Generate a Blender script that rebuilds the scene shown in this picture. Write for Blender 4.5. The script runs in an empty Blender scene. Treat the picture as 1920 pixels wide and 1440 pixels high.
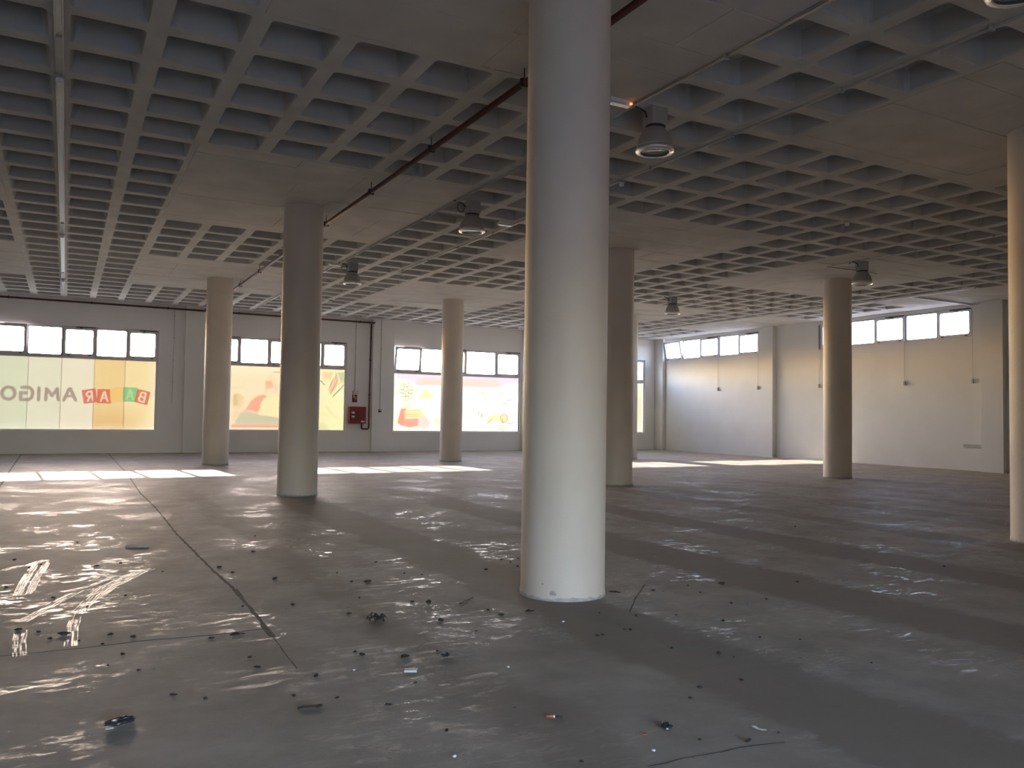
import bpy, bmesh, math, random
import numpy as np
from mathutils import Matrix, Vector
random.seed(7)
C = bpy.context.scene.collection
scene = bpy.context.scene
PI = math.pi

# ------------------------------------------------------------------ camera
H = 4.8            # ceiling (rib soffit) height
CAM_H = 1.355
YAW, PITCH, ROLL, FPX = 0.49747838, 0.03930768, 0.01555293, 1538.552
def cam_axes():
    cy, sy, cp, sp = math.cos(YAW), math.sin(YAW), math.cos(PITCH), math.sin(PITCH)
    f = Vector((sy*cp, cy*cp, sp)); r = Vector((cy, -sy, 0)); u = r.cross(f)
    cr, sr = math.cos(ROLL), math.sin(ROLL)
    return cr*r + sr*u, -sr*r + cr*u, f
r_, u_, f_ = cam_axes()
cd = bpy.data.cameras.new('camera'); cam = bpy.data.objects.new('camera', cd); C.objects.link(cam)
cam.matrix_world = Matrix(((r_.x, u_.x, -f_.x, 0), (r_.y, u_.y, -f_.y, 0), (r_.z, u_.z, -f_.z, CAM_H), (0, 0, 0, 1)))
cd.sensor_fit = 'HORIZONTAL'; cd.sensor_width = 36; cd.lens = FPX/1920*36
cd.clip_start = 0.05; cd.clip_end = 500
scene.camera = cam

# ------------------------------------------------------------------ sky, sun, exposure
SUN_EL = math.radians(19.9); SUN_DX = 0.073
w = bpy.data.worlds.new('sky'); scene.world = w; w.use_nodes = True
nt = w.node_tree; bg = nt.nodes['Background']
sky = nt.nodes.new('ShaderNodeTexSky'); sky.sky_type = 'NISHITA'; sky.sun_disc = False
sky.sun_elevation = SUN_EL; sky.sun_rotation = math.atan2(-SUN_DX, 1.0)
sky.air_density = 1.0; sky.dust_density = 1.5; sky.ozone_density = 1.0
hs = nt.nodes.new('ShaderNodeHueSaturation'); hs.inputs['Saturation'].default_value = 1.02
tint = nt.nodes.new('ShaderNodeMix'); tint.data_type = 'RGBA'; tint.blend_type = 'MULTIPLY'; tint.inputs[0].default_value = 1; tint.inputs[7].default_value = (1.0, .95, 1.06, 1)
nt.links.new(sky.outputs[0], hs.inputs['Color']); nt.links.new(hs.outputs[0], tint.inputs[6]); nt.links.new(tint.outputs[2], bg.inputs[0]); bg.inputs[1].default_value = 3.2
sd = bpy.data.lights.new('sun', 'SUN'); so = bpy.data.objects.new('sun', sd); C.objects.link(so)
sun_dir = Vector((-SUN_DX, 1.0, math.tan(SUN_EL)*math.hypot(1, SUN_DX))).normalized()   # towards the sun
so.rotation_euler = sun_dir.to_track_quat('Z', 'Y').to_euler()
sd.energy = 26.0; sd.angle = math.radians(0.53); sd.color = (1.0, 0.90, 0.77)
scene.view_settings.view_transform = 'Standard'; scene.view_settings.look = 'None'
scene.view_settings.gamma = 1.0; scene.view_settings.use_curve_mapping = False
scene.view_settings.exposure = 0.26
cy = scene.cycles
cy.use_denoising = True
cy.max_bounces = 12; cy.diffuse_bounces = 7; cy.glossy_bounces = 4; cy.transmission_bounces = 6; cy.transparent_max_bounces = 12
cy.sample_clamp_indirect = 6.0; cy.sample_clamp_direct = 0.0
cy.caustics_reflective = False; cy.caustics_refractive = False
def portal(name, loc, rot, sx, sy):
    l = bpy.data.lights.new(name, 'AREA'); l.shape = 'RECTANGLE'; l.size = sx; l.size_y = sy
    l.cycles.is_portal = True
    o = bpy.data.objects.new(name, l); C.objects.link(o); o.location = loc; o.rotation_euler = rot

D = 28.66; RX = 22.84; LX = -8.0; FY = -3.0; TOP = 5.35; TH = 0.28

# ------------------------------------------------------------------ materials
def mat(name, col, rough=0.6, metal=0.0, spec=0.5, noise=0.0, nscale=8.0, bump=0.0, bscale=60.0, col2=None, mscale=None):
    m = bpy.data.materials.new(name); m.use_nodes = True; n = m.node_tree.nodes; L = m.node_tree.links
    b = n['Principled BSDF']; b.inputs['Roughness'].default_value = rough; b.inputs['Metallic'].default_value = metal
    b.inputs['Specular IOR Level'].default_value = spec
    b.inputs['Base Color'].default_value = (*col, 1)
    tc = n.new('ShaderNodeTexCoord')
    nz = n.new('ShaderNodeTexNoise'); nz.inputs['Scale'].default_value = nscale; nz.inputs['Detail'].default_value = 6
    L.new(tc.outputs['Object'], nz.inputs['Vector'])
    if noise > 0 or col2:
        mx = n.new('ShaderNodeMix'); mx.data_type = 'RGBA'
        c2 = col2 or tuple(max(0, c*(1-noise)) for c in col)
        mx.inputs[6].default_value = (*c2, 1); mx.inputs[7].default_value = (*[min(1, c*(1+noise*.5)) for c in col], 1)
        rmp = n.new('ShaderNodeMapRange'); rmp.inputs[1].default_value = .3; rmp.inputs[2].default_value = .7
        L.new(nz.outputs[0], rmp.inputs[0]); L.new(rmp.outputs[0], mx.inputs[0]); L.new(mx.outputs[2], b.inputs['Base Color'])
    if bump > 0:
        n2 = n.new('ShaderNodeTexNoise'); n2.inputs['Scale'].default_value = bscale; n2.inputs['Detail'].default_value = 5
        L.new(tc.outputs['Object'], n2.inputs['Vector'])
        bp = n.new('ShaderNodeBump'); bp.inputs['Strength'].default_value = bump; bp.inputs['Distance'].default_value = .01
        L.new(n2.outputs[0], bp.inputs['Height']); L.new(bp.outputs[0], b.inputs['Normal'])
    return m
M = {}
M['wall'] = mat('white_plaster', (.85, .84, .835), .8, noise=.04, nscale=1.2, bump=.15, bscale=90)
M['wall_dimmed'] = mat('dimmed_white_plaster', (.70, .695, .68), .8, noise=.05, nscale=1.2, bump=.15, bscale=90)  # same plaster darkened to imitate light falling off along the right wall
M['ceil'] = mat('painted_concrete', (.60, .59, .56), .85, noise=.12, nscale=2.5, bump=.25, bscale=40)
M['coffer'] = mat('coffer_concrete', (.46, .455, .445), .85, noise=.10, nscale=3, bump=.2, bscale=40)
M['board'] = mat('board_marked_concrete', (.62, .595, .56), .85, noise=.12, nscale=1.7, bump=.35, bscale=30)
M['column'] = mat('cream_column_paint', (.645, .58, .51), .6, noise=.05, nscale=2.0, bump=.18, bscale=25)
M['chip'] = mat('grey_filler_patch', (.42, .41, .40), .8, noise=.2, nscale=20)
M['alu'] = mat('grey_aluminium', (.74, .72, .78), .5, metal=.0, noise=.05)
M['dark'] = mat('black_metal', (.02, .02, .022), .45, noise=.1)
M['pipe'] = mat('dark_red_paint', (.065, .016, .014), .5, noise=.15, nscale=10)
M['red'] = mat('red_enamel', (.22, .010, .022), .4, noise=.06, nscale=5)
M['darkred'] = mat('deep_red_print', (.14, .008, .014), .4, noise=.06)
M['white'] = mat('white_plastic', (.78, .78, .76), .35, noise=.03)
M['conduit'] = mat('grey_conduit', (.42, .42, .40), .35, noise=.06)
M['shade'] = mat('grey_lamp_shade', (.38, .37, .355), .38, metal=.2, noise=.06, nscale=30)
M['chrome'] = mat('prismatic_rim', (.85, .85, .84), .12, metal=.9, noise=.04, nscale=60, bump=.6, bscale=130)
M['ballast'] = mat('ballast_grey', (.36, .36, .35), .5, noise=.06)
M['leaf'] = mat('dry_leaf', (.05, .035, .028), .8, noise=.5, nscale=40)
M['dirt'] = mat('dark_dirt', (.045, .040, .038), .9, noise=.5, nscale=60)
M['paper'] = mat('white_paper', (.72, .72, .74), .6, noise=.06, nscale=30)
M['foil'] = mat('black_foil', (.05, .05, .06), .3, metal=.4, noise=.5, nscale=60)
M['orange'] = mat('orange_plastic', (.55, .16, .06), .5, noise=.2, nscale=60)
M['crack'] = mat('dark_joint_filler', (.13, .115, .105), .9, noise=.3, nscale=20)  # dark stained floor joints and cracks
M['ground'] = mat('pale_paving', (.38, .365, .34), .9, noise=.15, nscale=1)

def emis(name, col, s):
    m = bpy.data.materials.new(name); m.use_nodes = True; b = m.node_tree.nodes['Principled BSDF']
    b.inputs['Base Color'].default_value = (*col, 1); b.inputs['Emission Color'].default_value = (*col, 1); b.inputs['Emission Strength'].default_value = s
    return m
M['led'] = emis('red_led', (1, .25, .05), 2.5)

def glass_mat():
    m = bpy.data.materials.new('clear_glass'); m.use_nodes = True; n = m.node_tree.nodes; L = m.node_tree.links
    n.clear(); o = n.new('ShaderNodeOutputMaterial'); tr = n.new('ShaderNodeBsdfTransparent'); gl = n.new('ShaderNodeBsdfGlossy')
    tr.inputs[0].default_value = (.93, .94, .95, 1); gl.inputs['Roughness'].default_value = .02
    lw = n.new('ShaderNodeLayerWeight'); pw = n.new('ShaderNodeMath'); pw.operation = 'POWER'; pw.inputs[1].default_value = 4.0
    ad = n.new('ShaderNodeMath'); ad.operation = 'MULTIPLY_ADD'; ad.inputs[1].default_value = .85; ad.inputs[2].default_value = .03; mx = n.new('ShaderNodeMixShader')
    L.new(lw.outputs['Facing'], pw.inputs[0]); L.new(pw.outputs[0], ad.inputs[0]); L.new(ad.outputs[0], mx.inputs[0]); L.new(tr.outputs[0], mx.inputs[1]); L.new(gl.outputs[0], mx.inputs[2]); L.new(mx.outputs[0], o.inputs[0])
    return m
M['glass'] = glass_mat()

def film_mat(name, trans):
    """printed translucent advertising film: the print is a colour attribute, the light comes through from outside"""
    m = bpy.data.materials.new(name); m.use_nodes = True; n = m.node_tree.nodes; L = m.node_tree.links
    n.clear(); o = n.new('ShaderNodeOutputMaterial')
    at = n.new('ShaderNodeAttribute'); at.attribute_name = 'print'
    tc = n.new('ShaderNodeTexCoord'); mp = n.new('ShaderNodeMapping'); mp.inputs['Scale'].default_value = (1.2, 1, 9)
    nz = n.new('ShaderNodeTexNoise'); nz.inputs['Scale'].default_value = 1.5; nz.inputs['Detail'].default_value = 4
    L.new(tc.outputs['Object'], mp.inputs[0]); L.new(mp.outputs[0], nz.inputs['Vector'])
    mr = n.new('ShaderNodeMapRange'); mr.inputs[3].default_value = trans*.86; mr.inputs[4].default_value = trans*1.1
    L.new(nz.outputs[0], mr.inputs[0])
    sc = n.new('ShaderNodeVectorMath'); sc.operation = 'SCALE'
    cool = n.new('ShaderNodeVectorMath'); cool.operation = 'MULTIPLY'; cool.inputs[1].default_value = (.92, 1.0, 1.12); L.new(at.outputs['Color'], cool.inputs[0])
    L.new(cool.outputs[0], sc.inputs[0]); L.new(mr.outputs[0], sc.inputs['Scale'])
    tl = n.new('ShaderNodeBsdfTranslucent'); L.new(sc.outputs[0], tl.inputs[0])
    df = n.new('ShaderNodeBsdfDiffuse'); df.inputs[0].default_value = (.35, .34, .3, 1)
    ad = n.new('ShaderNodeAddShader'); L.new(tl.outputs[0], ad.inputs[0]); L.new(df.outputs[0], ad.inputs[1]); L.new(ad.outputs[0], o.inputs[0])
    return m

def floor_mat():
    m = bpy.data.materials.new('dusty_polished_concrete'); m.use_nodes = True; n = m.node_tree.nodes; L = m.node_tree.links
    b = n['Principled BSDF']; tc = n.new('ShaderNodeTexCoord')
    def noise(scale, detail=5, vec=None, rough=.55, dist=0):
        x = n.new('ShaderNodeTexNoise'); x.inputs['Scale'].default_value = scale; x.inputs['Detail'].default_value = detail
        x.inputs['Roughness'].default_value = rough; x.inputs['Distortion'].default_value = dist
        L.new(vec or tc.outputs['Object'], x.inputs['Vector']); return x.outputs[0]
    def mr(v, a, b_, c, d):
        x = n.new('ShaderNodeMapRange'); L.new(v, x.inputs[0])
        for i, k in enumerate((a, b_, c, d)): x.inputs[i+1].default_value = k
        return x.outputs[0]
    def math_(op, a, b_=None):
        x = n.new('ShaderNodeMath'); x.operation = op
        for i, k in enumerate((a, b_)):
            if k is None: continue
            if isinstance(k, (int, float)): x.inputs[i].default_value = k
            else: L.new(k, x.inputs[i])
        return x.outputs[0]
    def mixc(f, c1, c2):
        x = n.new('ShaderNodeMix'); x.data_type = 'RGBA'
        L.new(f, x.inputs[0])
        for i, k in ((6, c1), (7, c2)):
            if isinstance(k, tuple): x.inputs[i].default_value = (*k, 1)
            else: L.new(k, x.inputs[i])
        return x.outputs[2]
    sp = n.new('ShaderNodeSeparateXYZ'); L.new(tc.outputs['Object'], sp.inputs[0])
    X, Y = sp.outputs[0], sp.outputs[1]
    # dust lanes left between the old shelving rows, running towards the shop windows
    wob = mr(noise(1.1, 6), .3, .7, -.11, .11)
    fine = mr(noise(9, 4), .3, .7, -.035, .035)
    xx = math_('ADD', math_('ADD', X, wob), fine)
    ramp = n.new('ShaderNodeValToRGB'); L.new(mr(xx, 0, 16, 0, 1), ramp.inputs[0])
    cr = ramp.color_ramp; cr.interpolation = 'LINEAR'
    bands = [(1.70, 2.03, .7), (2.83, 3.60, 1), (4.90, 5.66, 1), (6.83, 7.5, 1), (8.95, 9.5, .8), (11.0, 11.7, .6), (13.2, 13.8, .5)]
    cr.elements[0].position = 0; cr.elements[0].color = (0, 0, 0, 1); cr.elements[1].position = 1; cr.elements[1].color = (0, 0, 0, 1)
    for a, c, s in bands:
        for p, v in ((a-.05, 0), (a+.05, s), (c-.05, s), (c+.05, 0)):
            e = cr.elements.new(p/16); e.color = (v, v, v, 1)
    band = math_('MULTIPLY', ramp.outputs[0], mr(Y, 12, 15.5, 1, .25))
    big = noise(.35, 4); med = noise(1.6, 7, rough=.65); fin = noise(14, 6, rough=.7)
    base = mixc(mr(med, .35, .68, 0, 1), (.285, .260, .232), (.425, .400, .365))
    base = mixc(mr(big, .35, .65, 0, .35), base, (.34, .31, .28))
    base = mixc(mr(fin, .62, .75, 0, .35), base, (.46, .45, .44))
    base = mixc(math_('MULTIPLY', band, .8), base, (.245, .212, .185))
    stains = mr(noise(.9, 8, rough=.75, dist=.6), .60, .72, 0, .3)
    base = mixc(stains, base, (.19, .17, .155))
    vo = n.new('ShaderNodeTexVoronoi'); vo.inputs['Scale'].default_value = 5.5; L.new(tc.outputs['Object'], vo.inputs['Vector'])
    speck = math_('MULTIPLY', mr(vo.outputs['Distance'], .03, .075, .75, 0), mr(noise(2.2, 3), .5, .6, 0, 1))
    base = mixc(speck, base, (.09, .08, .075))
    L.new(base, b.inputs['Base Color'])
    # gloss: trowelled patches shine, dust does not
    mp = n.new('ShaderNodeMapping'); mp.inputs['Rotation'].default_value = (0, 0, .35); mp.inputs['Scale'].default_value = (1, 2.6, 1); L.new(tc.outputs['Object'], mp.inputs[0])
    mp2 = n.new('ShaderNodeMapping'); mp2.inputs['Rotation'].default_value = (0, 0, .5); mp2.inputs['Scale'].default_value = (1, 3.2, 1); L.new(tc.outputs['Object'], mp2.inputs[0])
    patch = mr(noise(1.0, 4, rough=.6), .47, .58, .18, 1)
    streak = mr(noise(5.5, 7, vec=mp2.outputs[0], rough=.75, dist=.8), .515, .60, 0, 1)
    gl = mr(math_('MULTIPLY', patch, streak), 0, 1, .67, .215)
    rough = math_('MAXIMUM', gl, math_('MULTIPLY', band, .62))
    L.new(rough, b.inputs['Roughness'])
    L.new(mr(rough, .2, .62, .5, .07), b.inputs['Specular IOR Level'])
    bp = n.new('ShaderNodeBump'); bp.inputs['Strength'].default_value = .22; bp.inputs['Distance'].default_value = .02
    h = math_('ADD', noise(5, 7, rough=.6), math_('MULTIPLY', noise(38, 4), .28))
    L.new(h, bp.inputs['Height']); L.new(bp.outputs[0], b.inputs['Normal'])
    return m
M['floor'] = floor_mat()
M['scuff'] = mat('worn_pale_scuff', (.44, .43, .42), .34, noise=.4, nscale=12, bump=.7, bscale=22)

# ------------------------------------------------------------------ mesh helpers
class MB:
    def __init__(s): s.v = []; s.f = []; s.sm = []
    def add(s, vs, fs, smooth=False):
        k = len(s.v); s.v += [tuple(v) for v in vs]; s.f += [tuple(i+k for i in f) for f in fs]; s.sm += [smooth]*len(fs); return s
    def box(s, x0, x1, y0, y1, z0, z1):
        v = [(x, y, z) for z in (z0, z1) for y in (y0, y1) for x in (x0, x1)]
        return s.add(v, [(0, 2, 3, 1), (4, 5, 7, 6), (0, 1, 5, 4), (2, 6, 7, 3), (0, 4, 6, 2), (1, 3, 7, 5)])
    def rbox(s, x0, x1, y0, y1, z0, z1, b=.01):
        """box with all edges bevelled"""
        bm = bmesh.new(); bmesh.ops.create_cube(bm, size=1)
        for v in bm.verts: v.co = Vector(((x0+x1)/2+v.co.x*(x1-x0), (y0+y1)/2+v.co.y*(y1-y0), (z0+z1)/2+v.co.z*(z1-z0)))
        bmesh.ops.bevel(bm, geom=list(bm.edges), offset=b, segments=2, affect='EDGES', profile=.5)
        bm.verts.index_update(); s.add([v.co for v in bm.verts], [[v.index for v in f.verts] for f in bm.faces]); bm.free(); return s
    def lathe(s, prof, cx, cy, n=32, z0=0.0):
        vs = []; fs = []
        for r, z in prof:
            for k in range(n): a = 2*PI*k/n; vs.append((cx+r*math.cos(a), cy+r*math.sin(a), z0+z))
        for i in range(len(prof)-1):
            for k in range(n): fs.append((i*n+k, i*n+(k+1) % n, (i+1)*n+(k+1) % n, (i+1)*n+k))
        return s.add(vs, fs, True)
    def disc(s, r, cx, cy, z, n=32):
        return s.add([(cx+r*math.cos(2*PI*k/n), cy+r*math.sin(2*PI*k/n), z) for k in range(n)], [tuple(range(n))])
    def tube(s, pts, r, n=8):
        pts = [Vector(p) for p in pts]; vs = []; fs = []
        for i, p in enumerate(pts):
            t = ((pts[min(i+1, len(pts)-1)]-pts[max(i-1, 0)])).normalized()
            a = Vector((0, 0, 1)) if abs(t.z) < .9 else Vector((1, 0, 0))
            e1 = t.cross(a).normalized(); e2 = t.cross(e1)
            for k in range(n): q = 2*PI*k/n; vs.append(p+e1*r*math.cos(q)+e2*r*math.sin(q))
        for i in range(len(pts)-1):
            for k in range(n): fs.append((i*n+k, i*n+(k+1) % n, (i+1)*n+(k+1) % n, (i+1)*n+k))
        fs.append(tuple(range(n))); fs.append(tuple((len(pts)-1)*n+k for k in range(n)))
        return s.add(vs, fs, True)
    def mesh(s, name, m):
        me = bpy.data.meshes.new(name); me.from_pydata(s.v, [], s.f); me.polygons.foreach_set('use_smooth', s.sm)
        bm = bmesh.new(); bm.from_mesh(me); bmesh.ops.recalc_face_normals(bm, faces=bm.faces); bm.to_mesh(me); bm.free()
        me.materials.append(m); me.update(); return me
    def build(s, name, m, parent=None, label=None):
        o = bpy.data.objects.new(name, s.mesh(name, m)); C.objects.link(o)
        if parent is not None:
            o.parent = parent; o.matrix_parent_inverse = Matrix.Translation(-parent.location) if parent.location.length and parent.type == 'EMPTY' else Matrix()
        if label: o['label'] = label
        return o
def tag(o, label, cat, group=None, kind=None):
    o['label'] = label; o['category'] = cat
    if group: o['group'] = group
    if kind: o['kind'] = kind
    return o
def empty(name, loc, label, cat, group=None, kind=None):
    o = bpy.data.objects.new(name, None); C.objects.link(o); o.location = loc; o.empty_display_size = .1
    return tag(o, label, cat, group, kind)
def copy_tree(o, parent=None):
    c = o.copy(); C.objects.link(c)
    if parent is not None: c.parent = parent
    for ch in list(o.children): copy_tree(ch, c)
    return c

# ------------------------------------------------------------------ walls with openings
def wall_mesh(name, axis, lo, hi, zs, plane0, plane1, holes, m, extra=()):
    """axis 'x': wall spans x at y=plane0..plane1; axis 'y': spans y at x=plane0..plane1; holes (a,b,z0,z1)"""
    A = sorted({lo, hi, *[h[0] for h in holes], *[h[1] for h in holes]}); Z = sorted({zs[0], zs[1], *[h[2] for h in holes], *[h[3] for h in holes]})
    solid = {}
    for i in range(len(A)-1):
        for j in range(len(Z)-1):
            a, z = (A[i]+A[i+1])/2, (Z[j]+Z[j+1])/2
            solid[i, j] = not any(h[0] < a < h[1] and h[2] < z < h[3] for h in holes)
    mb = MB(); P = (lambda a, d, z: (a, d, z)) if axis == 'x' else (lambda a, d, z: (d, a, z))
    for (i, j), s in solid.items():
        if not s: continue
        a0, a1, z0, z1 = A[i], A[i+1], Z[j], Z[j+1]
        for d in (plane0, plane1): mb.add([P(a0, d, z0), P(a1, d, z0), P(a1, d, z1), P(a0, d, z1)], [(0, 1, 2, 3)])
        for di, dj, q in ((-1, 0, [(a0, z0), (a0, z1)]), (1, 0, [(a1, z0), (a1, z1)]), (0, -1, [(a0, z0), (a1, z0)]), (0, 1, [(a0, z1), (a1, z1)])):
            if not solid.get((i+di, j+dj), False):
                (p, z), (p2, z2) = q
                mb.add([P(p, plane0, z), P(p2, plane0, z2), P(p2, plane1, z2), P(p, plane1, z)], [(0, 1, 2, 3)])
    return mb.build(name, m)
W_BACK = [(-2.07, 2.57, .70, 3.93), (4.16, 8.81, .72, 3.90), (10.58, 15.93, .71, 3.90), (16.80, 22.16, .71, 3.88)]
W_RIGHT = [(22.62, 28.12, 3.86, 4.70), (14.37, 19.78, 3.86, 4.71)]
S = []
wb = wall_mesh('wall_back', 'x', LX-TH, RX+TH, (-.1, TOP), D, D+TH, W_BACK, M['wall']); wb['kind'] = 'structure'
wr = wall_mesh('wall_right', 'y', FY-TH, D, (-.1, TOP), RX, RX+TH, W_RIGHT, M['wall_dimmed']); wr['kind'] = 'structure'
wl = wall_mesh('wall_left', 'y', FY-TH, D, (-.1, TOP), LX-TH, LX, [], M['wall']); wl['kind'] = 'structure'
DOOR = (-1.9, 3.5, 0.0, 2.9); VY = -6.6  # unseen doorway inferred from the front light, its size tuned to that light
wf = wall_mesh('wall_front', 'x', LX, RX, (-.1, TOP), FY-TH, FY, [(DOOR[0], DOOR[1], -.1, DOOR[3])], M['wall']); wf['kind'] = 'structure'
MB().box(DOOR[0]-.2, DOOR[0], VY, FY-TH, -.1, DOOR[3]+.2).box(DOOR[1], DOOR[1]+.2, VY, FY-TH, -.1, DOOR[3]+.2).box(DOOR[0], DOOR[1], VY, FY-TH, DOOR[3], DOOR[3]+.2).build('added_light_baffle', M['wall'], wf)  # added unseen passage walls that keep the door light from spreading sideways
MB().box(DOOR[0]-.2, DOOR[1]+.2, VY, FY-TH, -.15, -.001).build('added_baffle_floor', M['ground'], wf)  # floor of the added passage
wb['label'] = 'long white plastered wall with the printed shop windows'; wr['label'] = 'white wall with high strip windows on the right'
wl['label'] = 'white wall closing the hall on the left'; wf['label'] = 'unseen wall with a wide open doorway behind the camera, sized for its light'
# pilasters stand proud of the walls; each is a part of its wall
for x0, x1 in ((3.36, 4.10), (9.74, 10.56), (16.02, 16.76), (-2.9, -2.15)):
    MB().rbox(x0, x1, D-.12, D+.02, -.02, H+.02, .006).build('pilaster', M['wall'], wb)
for y0, y1 in ((28.10, D), (21.80, 22.33), (13.40, 14.03), (5.0, 5.6)):
    MB().rbox(RX-.16, RX+.02, y0, y1, -.02, H+.02, .006).build('pilaster', M['wall_dimmed'], wr)
MB().box(16.02, RX, D-.012, D+.01, 4.5, H).build('upper_band', M['wall'], wb)
# ------------------------------------------------------------------ floor, ground
fl = MB()
fl.box(LX-TH, RX+TH, FY-TH, D+TH, -.15, 0)
floor = fl.build('floor', M['floor']); floor['kind'] = 'structure'; floor['label'] = 'dusty worn concrete floor with glossy patches'
g = MB().box(-90, 110, -80, 120, -.60, -.16).build('ground', M['ground']); g['kind'] = 'structure'; g['label'] = 'unseen pale paving added outside the hall to bounce light'  # unseen paving, added for the light it throws back into the hall
us = MB().box(LX-TH, RX+TH, FY-TH, D+TH, TOP+.03, 13.5).build('added_shade_block', M['wall']); us['kind'] = 'structure'; us['label'] = 'unseen block added above the hall to shade the ground in front'  # added unseen mass that keeps sun off the ground before the doorway
def ribbon(pts, w, z, jit=.0):
    mb = MB(); P = [Vector((p[0], p[1], z)) for p in pts]; out = []
    for i in range(len(P)-1):
        n_ = max(2, int((P[i+1]-P[i]).length/.09))
        for k in range(n_): out.append(P[i].lerp(P[i+1], k/n_))
    out.append(P[-1]); vs = []; 
    for i, p in enumerate(out):
        t = (out[min(i+1, len(out)-1)]-out[max(i-1, 0)]).normalized(); nrm = Vector((-t.y, t.x, 0))
        j = Vector((random.uniform(-jit, jit), random.uniform(-jit, jit), 0)); ww = w*random.uniform(.55, 1.25)
        vs += [p+j+nrm*ww/2, p+j-nrm*ww/2]
    vs2 = [v+Vector((0, 0, -.004-z)) for v in vs]
    n = len(out); k = 2*n
    fs = [(2*i, 2*i+1, 2*i+3, 2*i+2) for i in range(n-1)] + [(2*i, 2*i+2, k+2*i+2, k+2*i) for i in range(n-1)] + [(2*i+1, k+2*i+1, k+2*i+3, 2*i+3) for i in range(n-1)]
    mb.add(vs+vs2, fs); return mb
ribbon([(1.206, 28.6), (1.199, 19.1), (1.12, 14.75), (1.15, 12.6), (1.12, 9.8), (1.151, 7.4), (1.18, 6.56)], .024, .0015, .004).build('floor_joint', M['crack'], floor)
ribbon([(1.18, 6.56), (1.159, 5.57), (1.144, 5.08)], .032, .0015, .004).build('floor_joint', M['crack'], floor)
ribbon([(1.144, 5.08), (1.12, 4.4)], .007, .0012, .003).build('floor_joint', M['crack'], floor)
ribbon([(-1.11, 28.4), (-1.03, 21.4), (-.96, 16.8), (-.95, 9)], .03, .0015, .012).build('floor_joint', M['crack'], floor)
ribbon([(-.5, 5.34), (.12, 5.30), (.42, 5.325), (.83, 5.29), (1.14, 5.30)], .010, .0012, .006).build('floor_joint', M['crack'], floor)
ribbon([(2.03, 2.60), (2.2, 2.585), (2.48, 2.574), (2.70, 2.53)], .009, .0012, .008).build('floor_joint', M['crack'], floor)
ribbon([(4.198, 5.406), (3.85, 5.06), (3.504, 4.684)], .010, .0012, .004).build('floor_joint', M['crack'], floor)
for pts, wd in (([(-.435, 8.06), (-.348, 8.218), (-.252, 8.29), (-.109, 8.514)], .045), ([(-.164, 8.488), (-.21, 8.003), (-.246, 7.459), (-.261, 6.98)], .035),
                ([(-.09, 8.45), (-.13, 8.0), (-.17, 7.46), (-.19, 7.0)], .03),
                ([(.651, 7.757), (.462, 7.374), (.322, 7.094), (.221, 6.729), (.118, 6.215)], .05), ([(.70, 7.70), (.51, 7.32), (.37, 7.04), (.27, 6.70)], .022),
                ([(.403, 7.481), (.201, 7.112), (.022, 6.984)], .025), ([(.139, 6.999), (-.01, 6.646), (-.13, 6.275), (-.208, 6.107)], .045),
                ([(.118, 6.215), (.084, 5.849), (.072, 5.373)], .04), ([(-.188, 5.976), (-.193, 5.642), (-.174, 5.278)], .04),
                ([(.30, 7.62), (.12, 7.38), (.02, 7.36)], .03)):
    mbs = MB(); rs = random.Random(int(wd*1000)+len(pts))
    for q in range(9):
        off = (q/8-.5)*wd*1.6+rs.uniform(-.003, .003); P = [Vector((a, b, 0)) for a, b in pts]; Q = []
        for i in range(len(P)):
            t_ = (P[min(i+1, len(P)-1)]-P[max(i-1, 0)]).normalized(); Q.append((P[i].x-t_.y*off, P[i].y+t_.x*off))
        fine = []
        for a, b in zip(Q[:-1], Q[1:]):
            for k in range(4): fine.append((a[0]+(b[0]-a[0])*k/4, a[1]+(b[1]-a[1])*k/4))
        fine.append(Q[-1]); k = rs.randint(0, 2)
        while k < len(fine)-1:
            e = min(len(fine)-1, k+rs.randint(1, 4)); rb_ = ribbon(fine[k:e+1], rs.uniform(.003, .007), .0012, .001); mbs.add(rb_.v, rb_.f); k = e+rs.randint(0, 2)
    mbs.build('scuff_mark', M['scuff'], floor)

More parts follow.
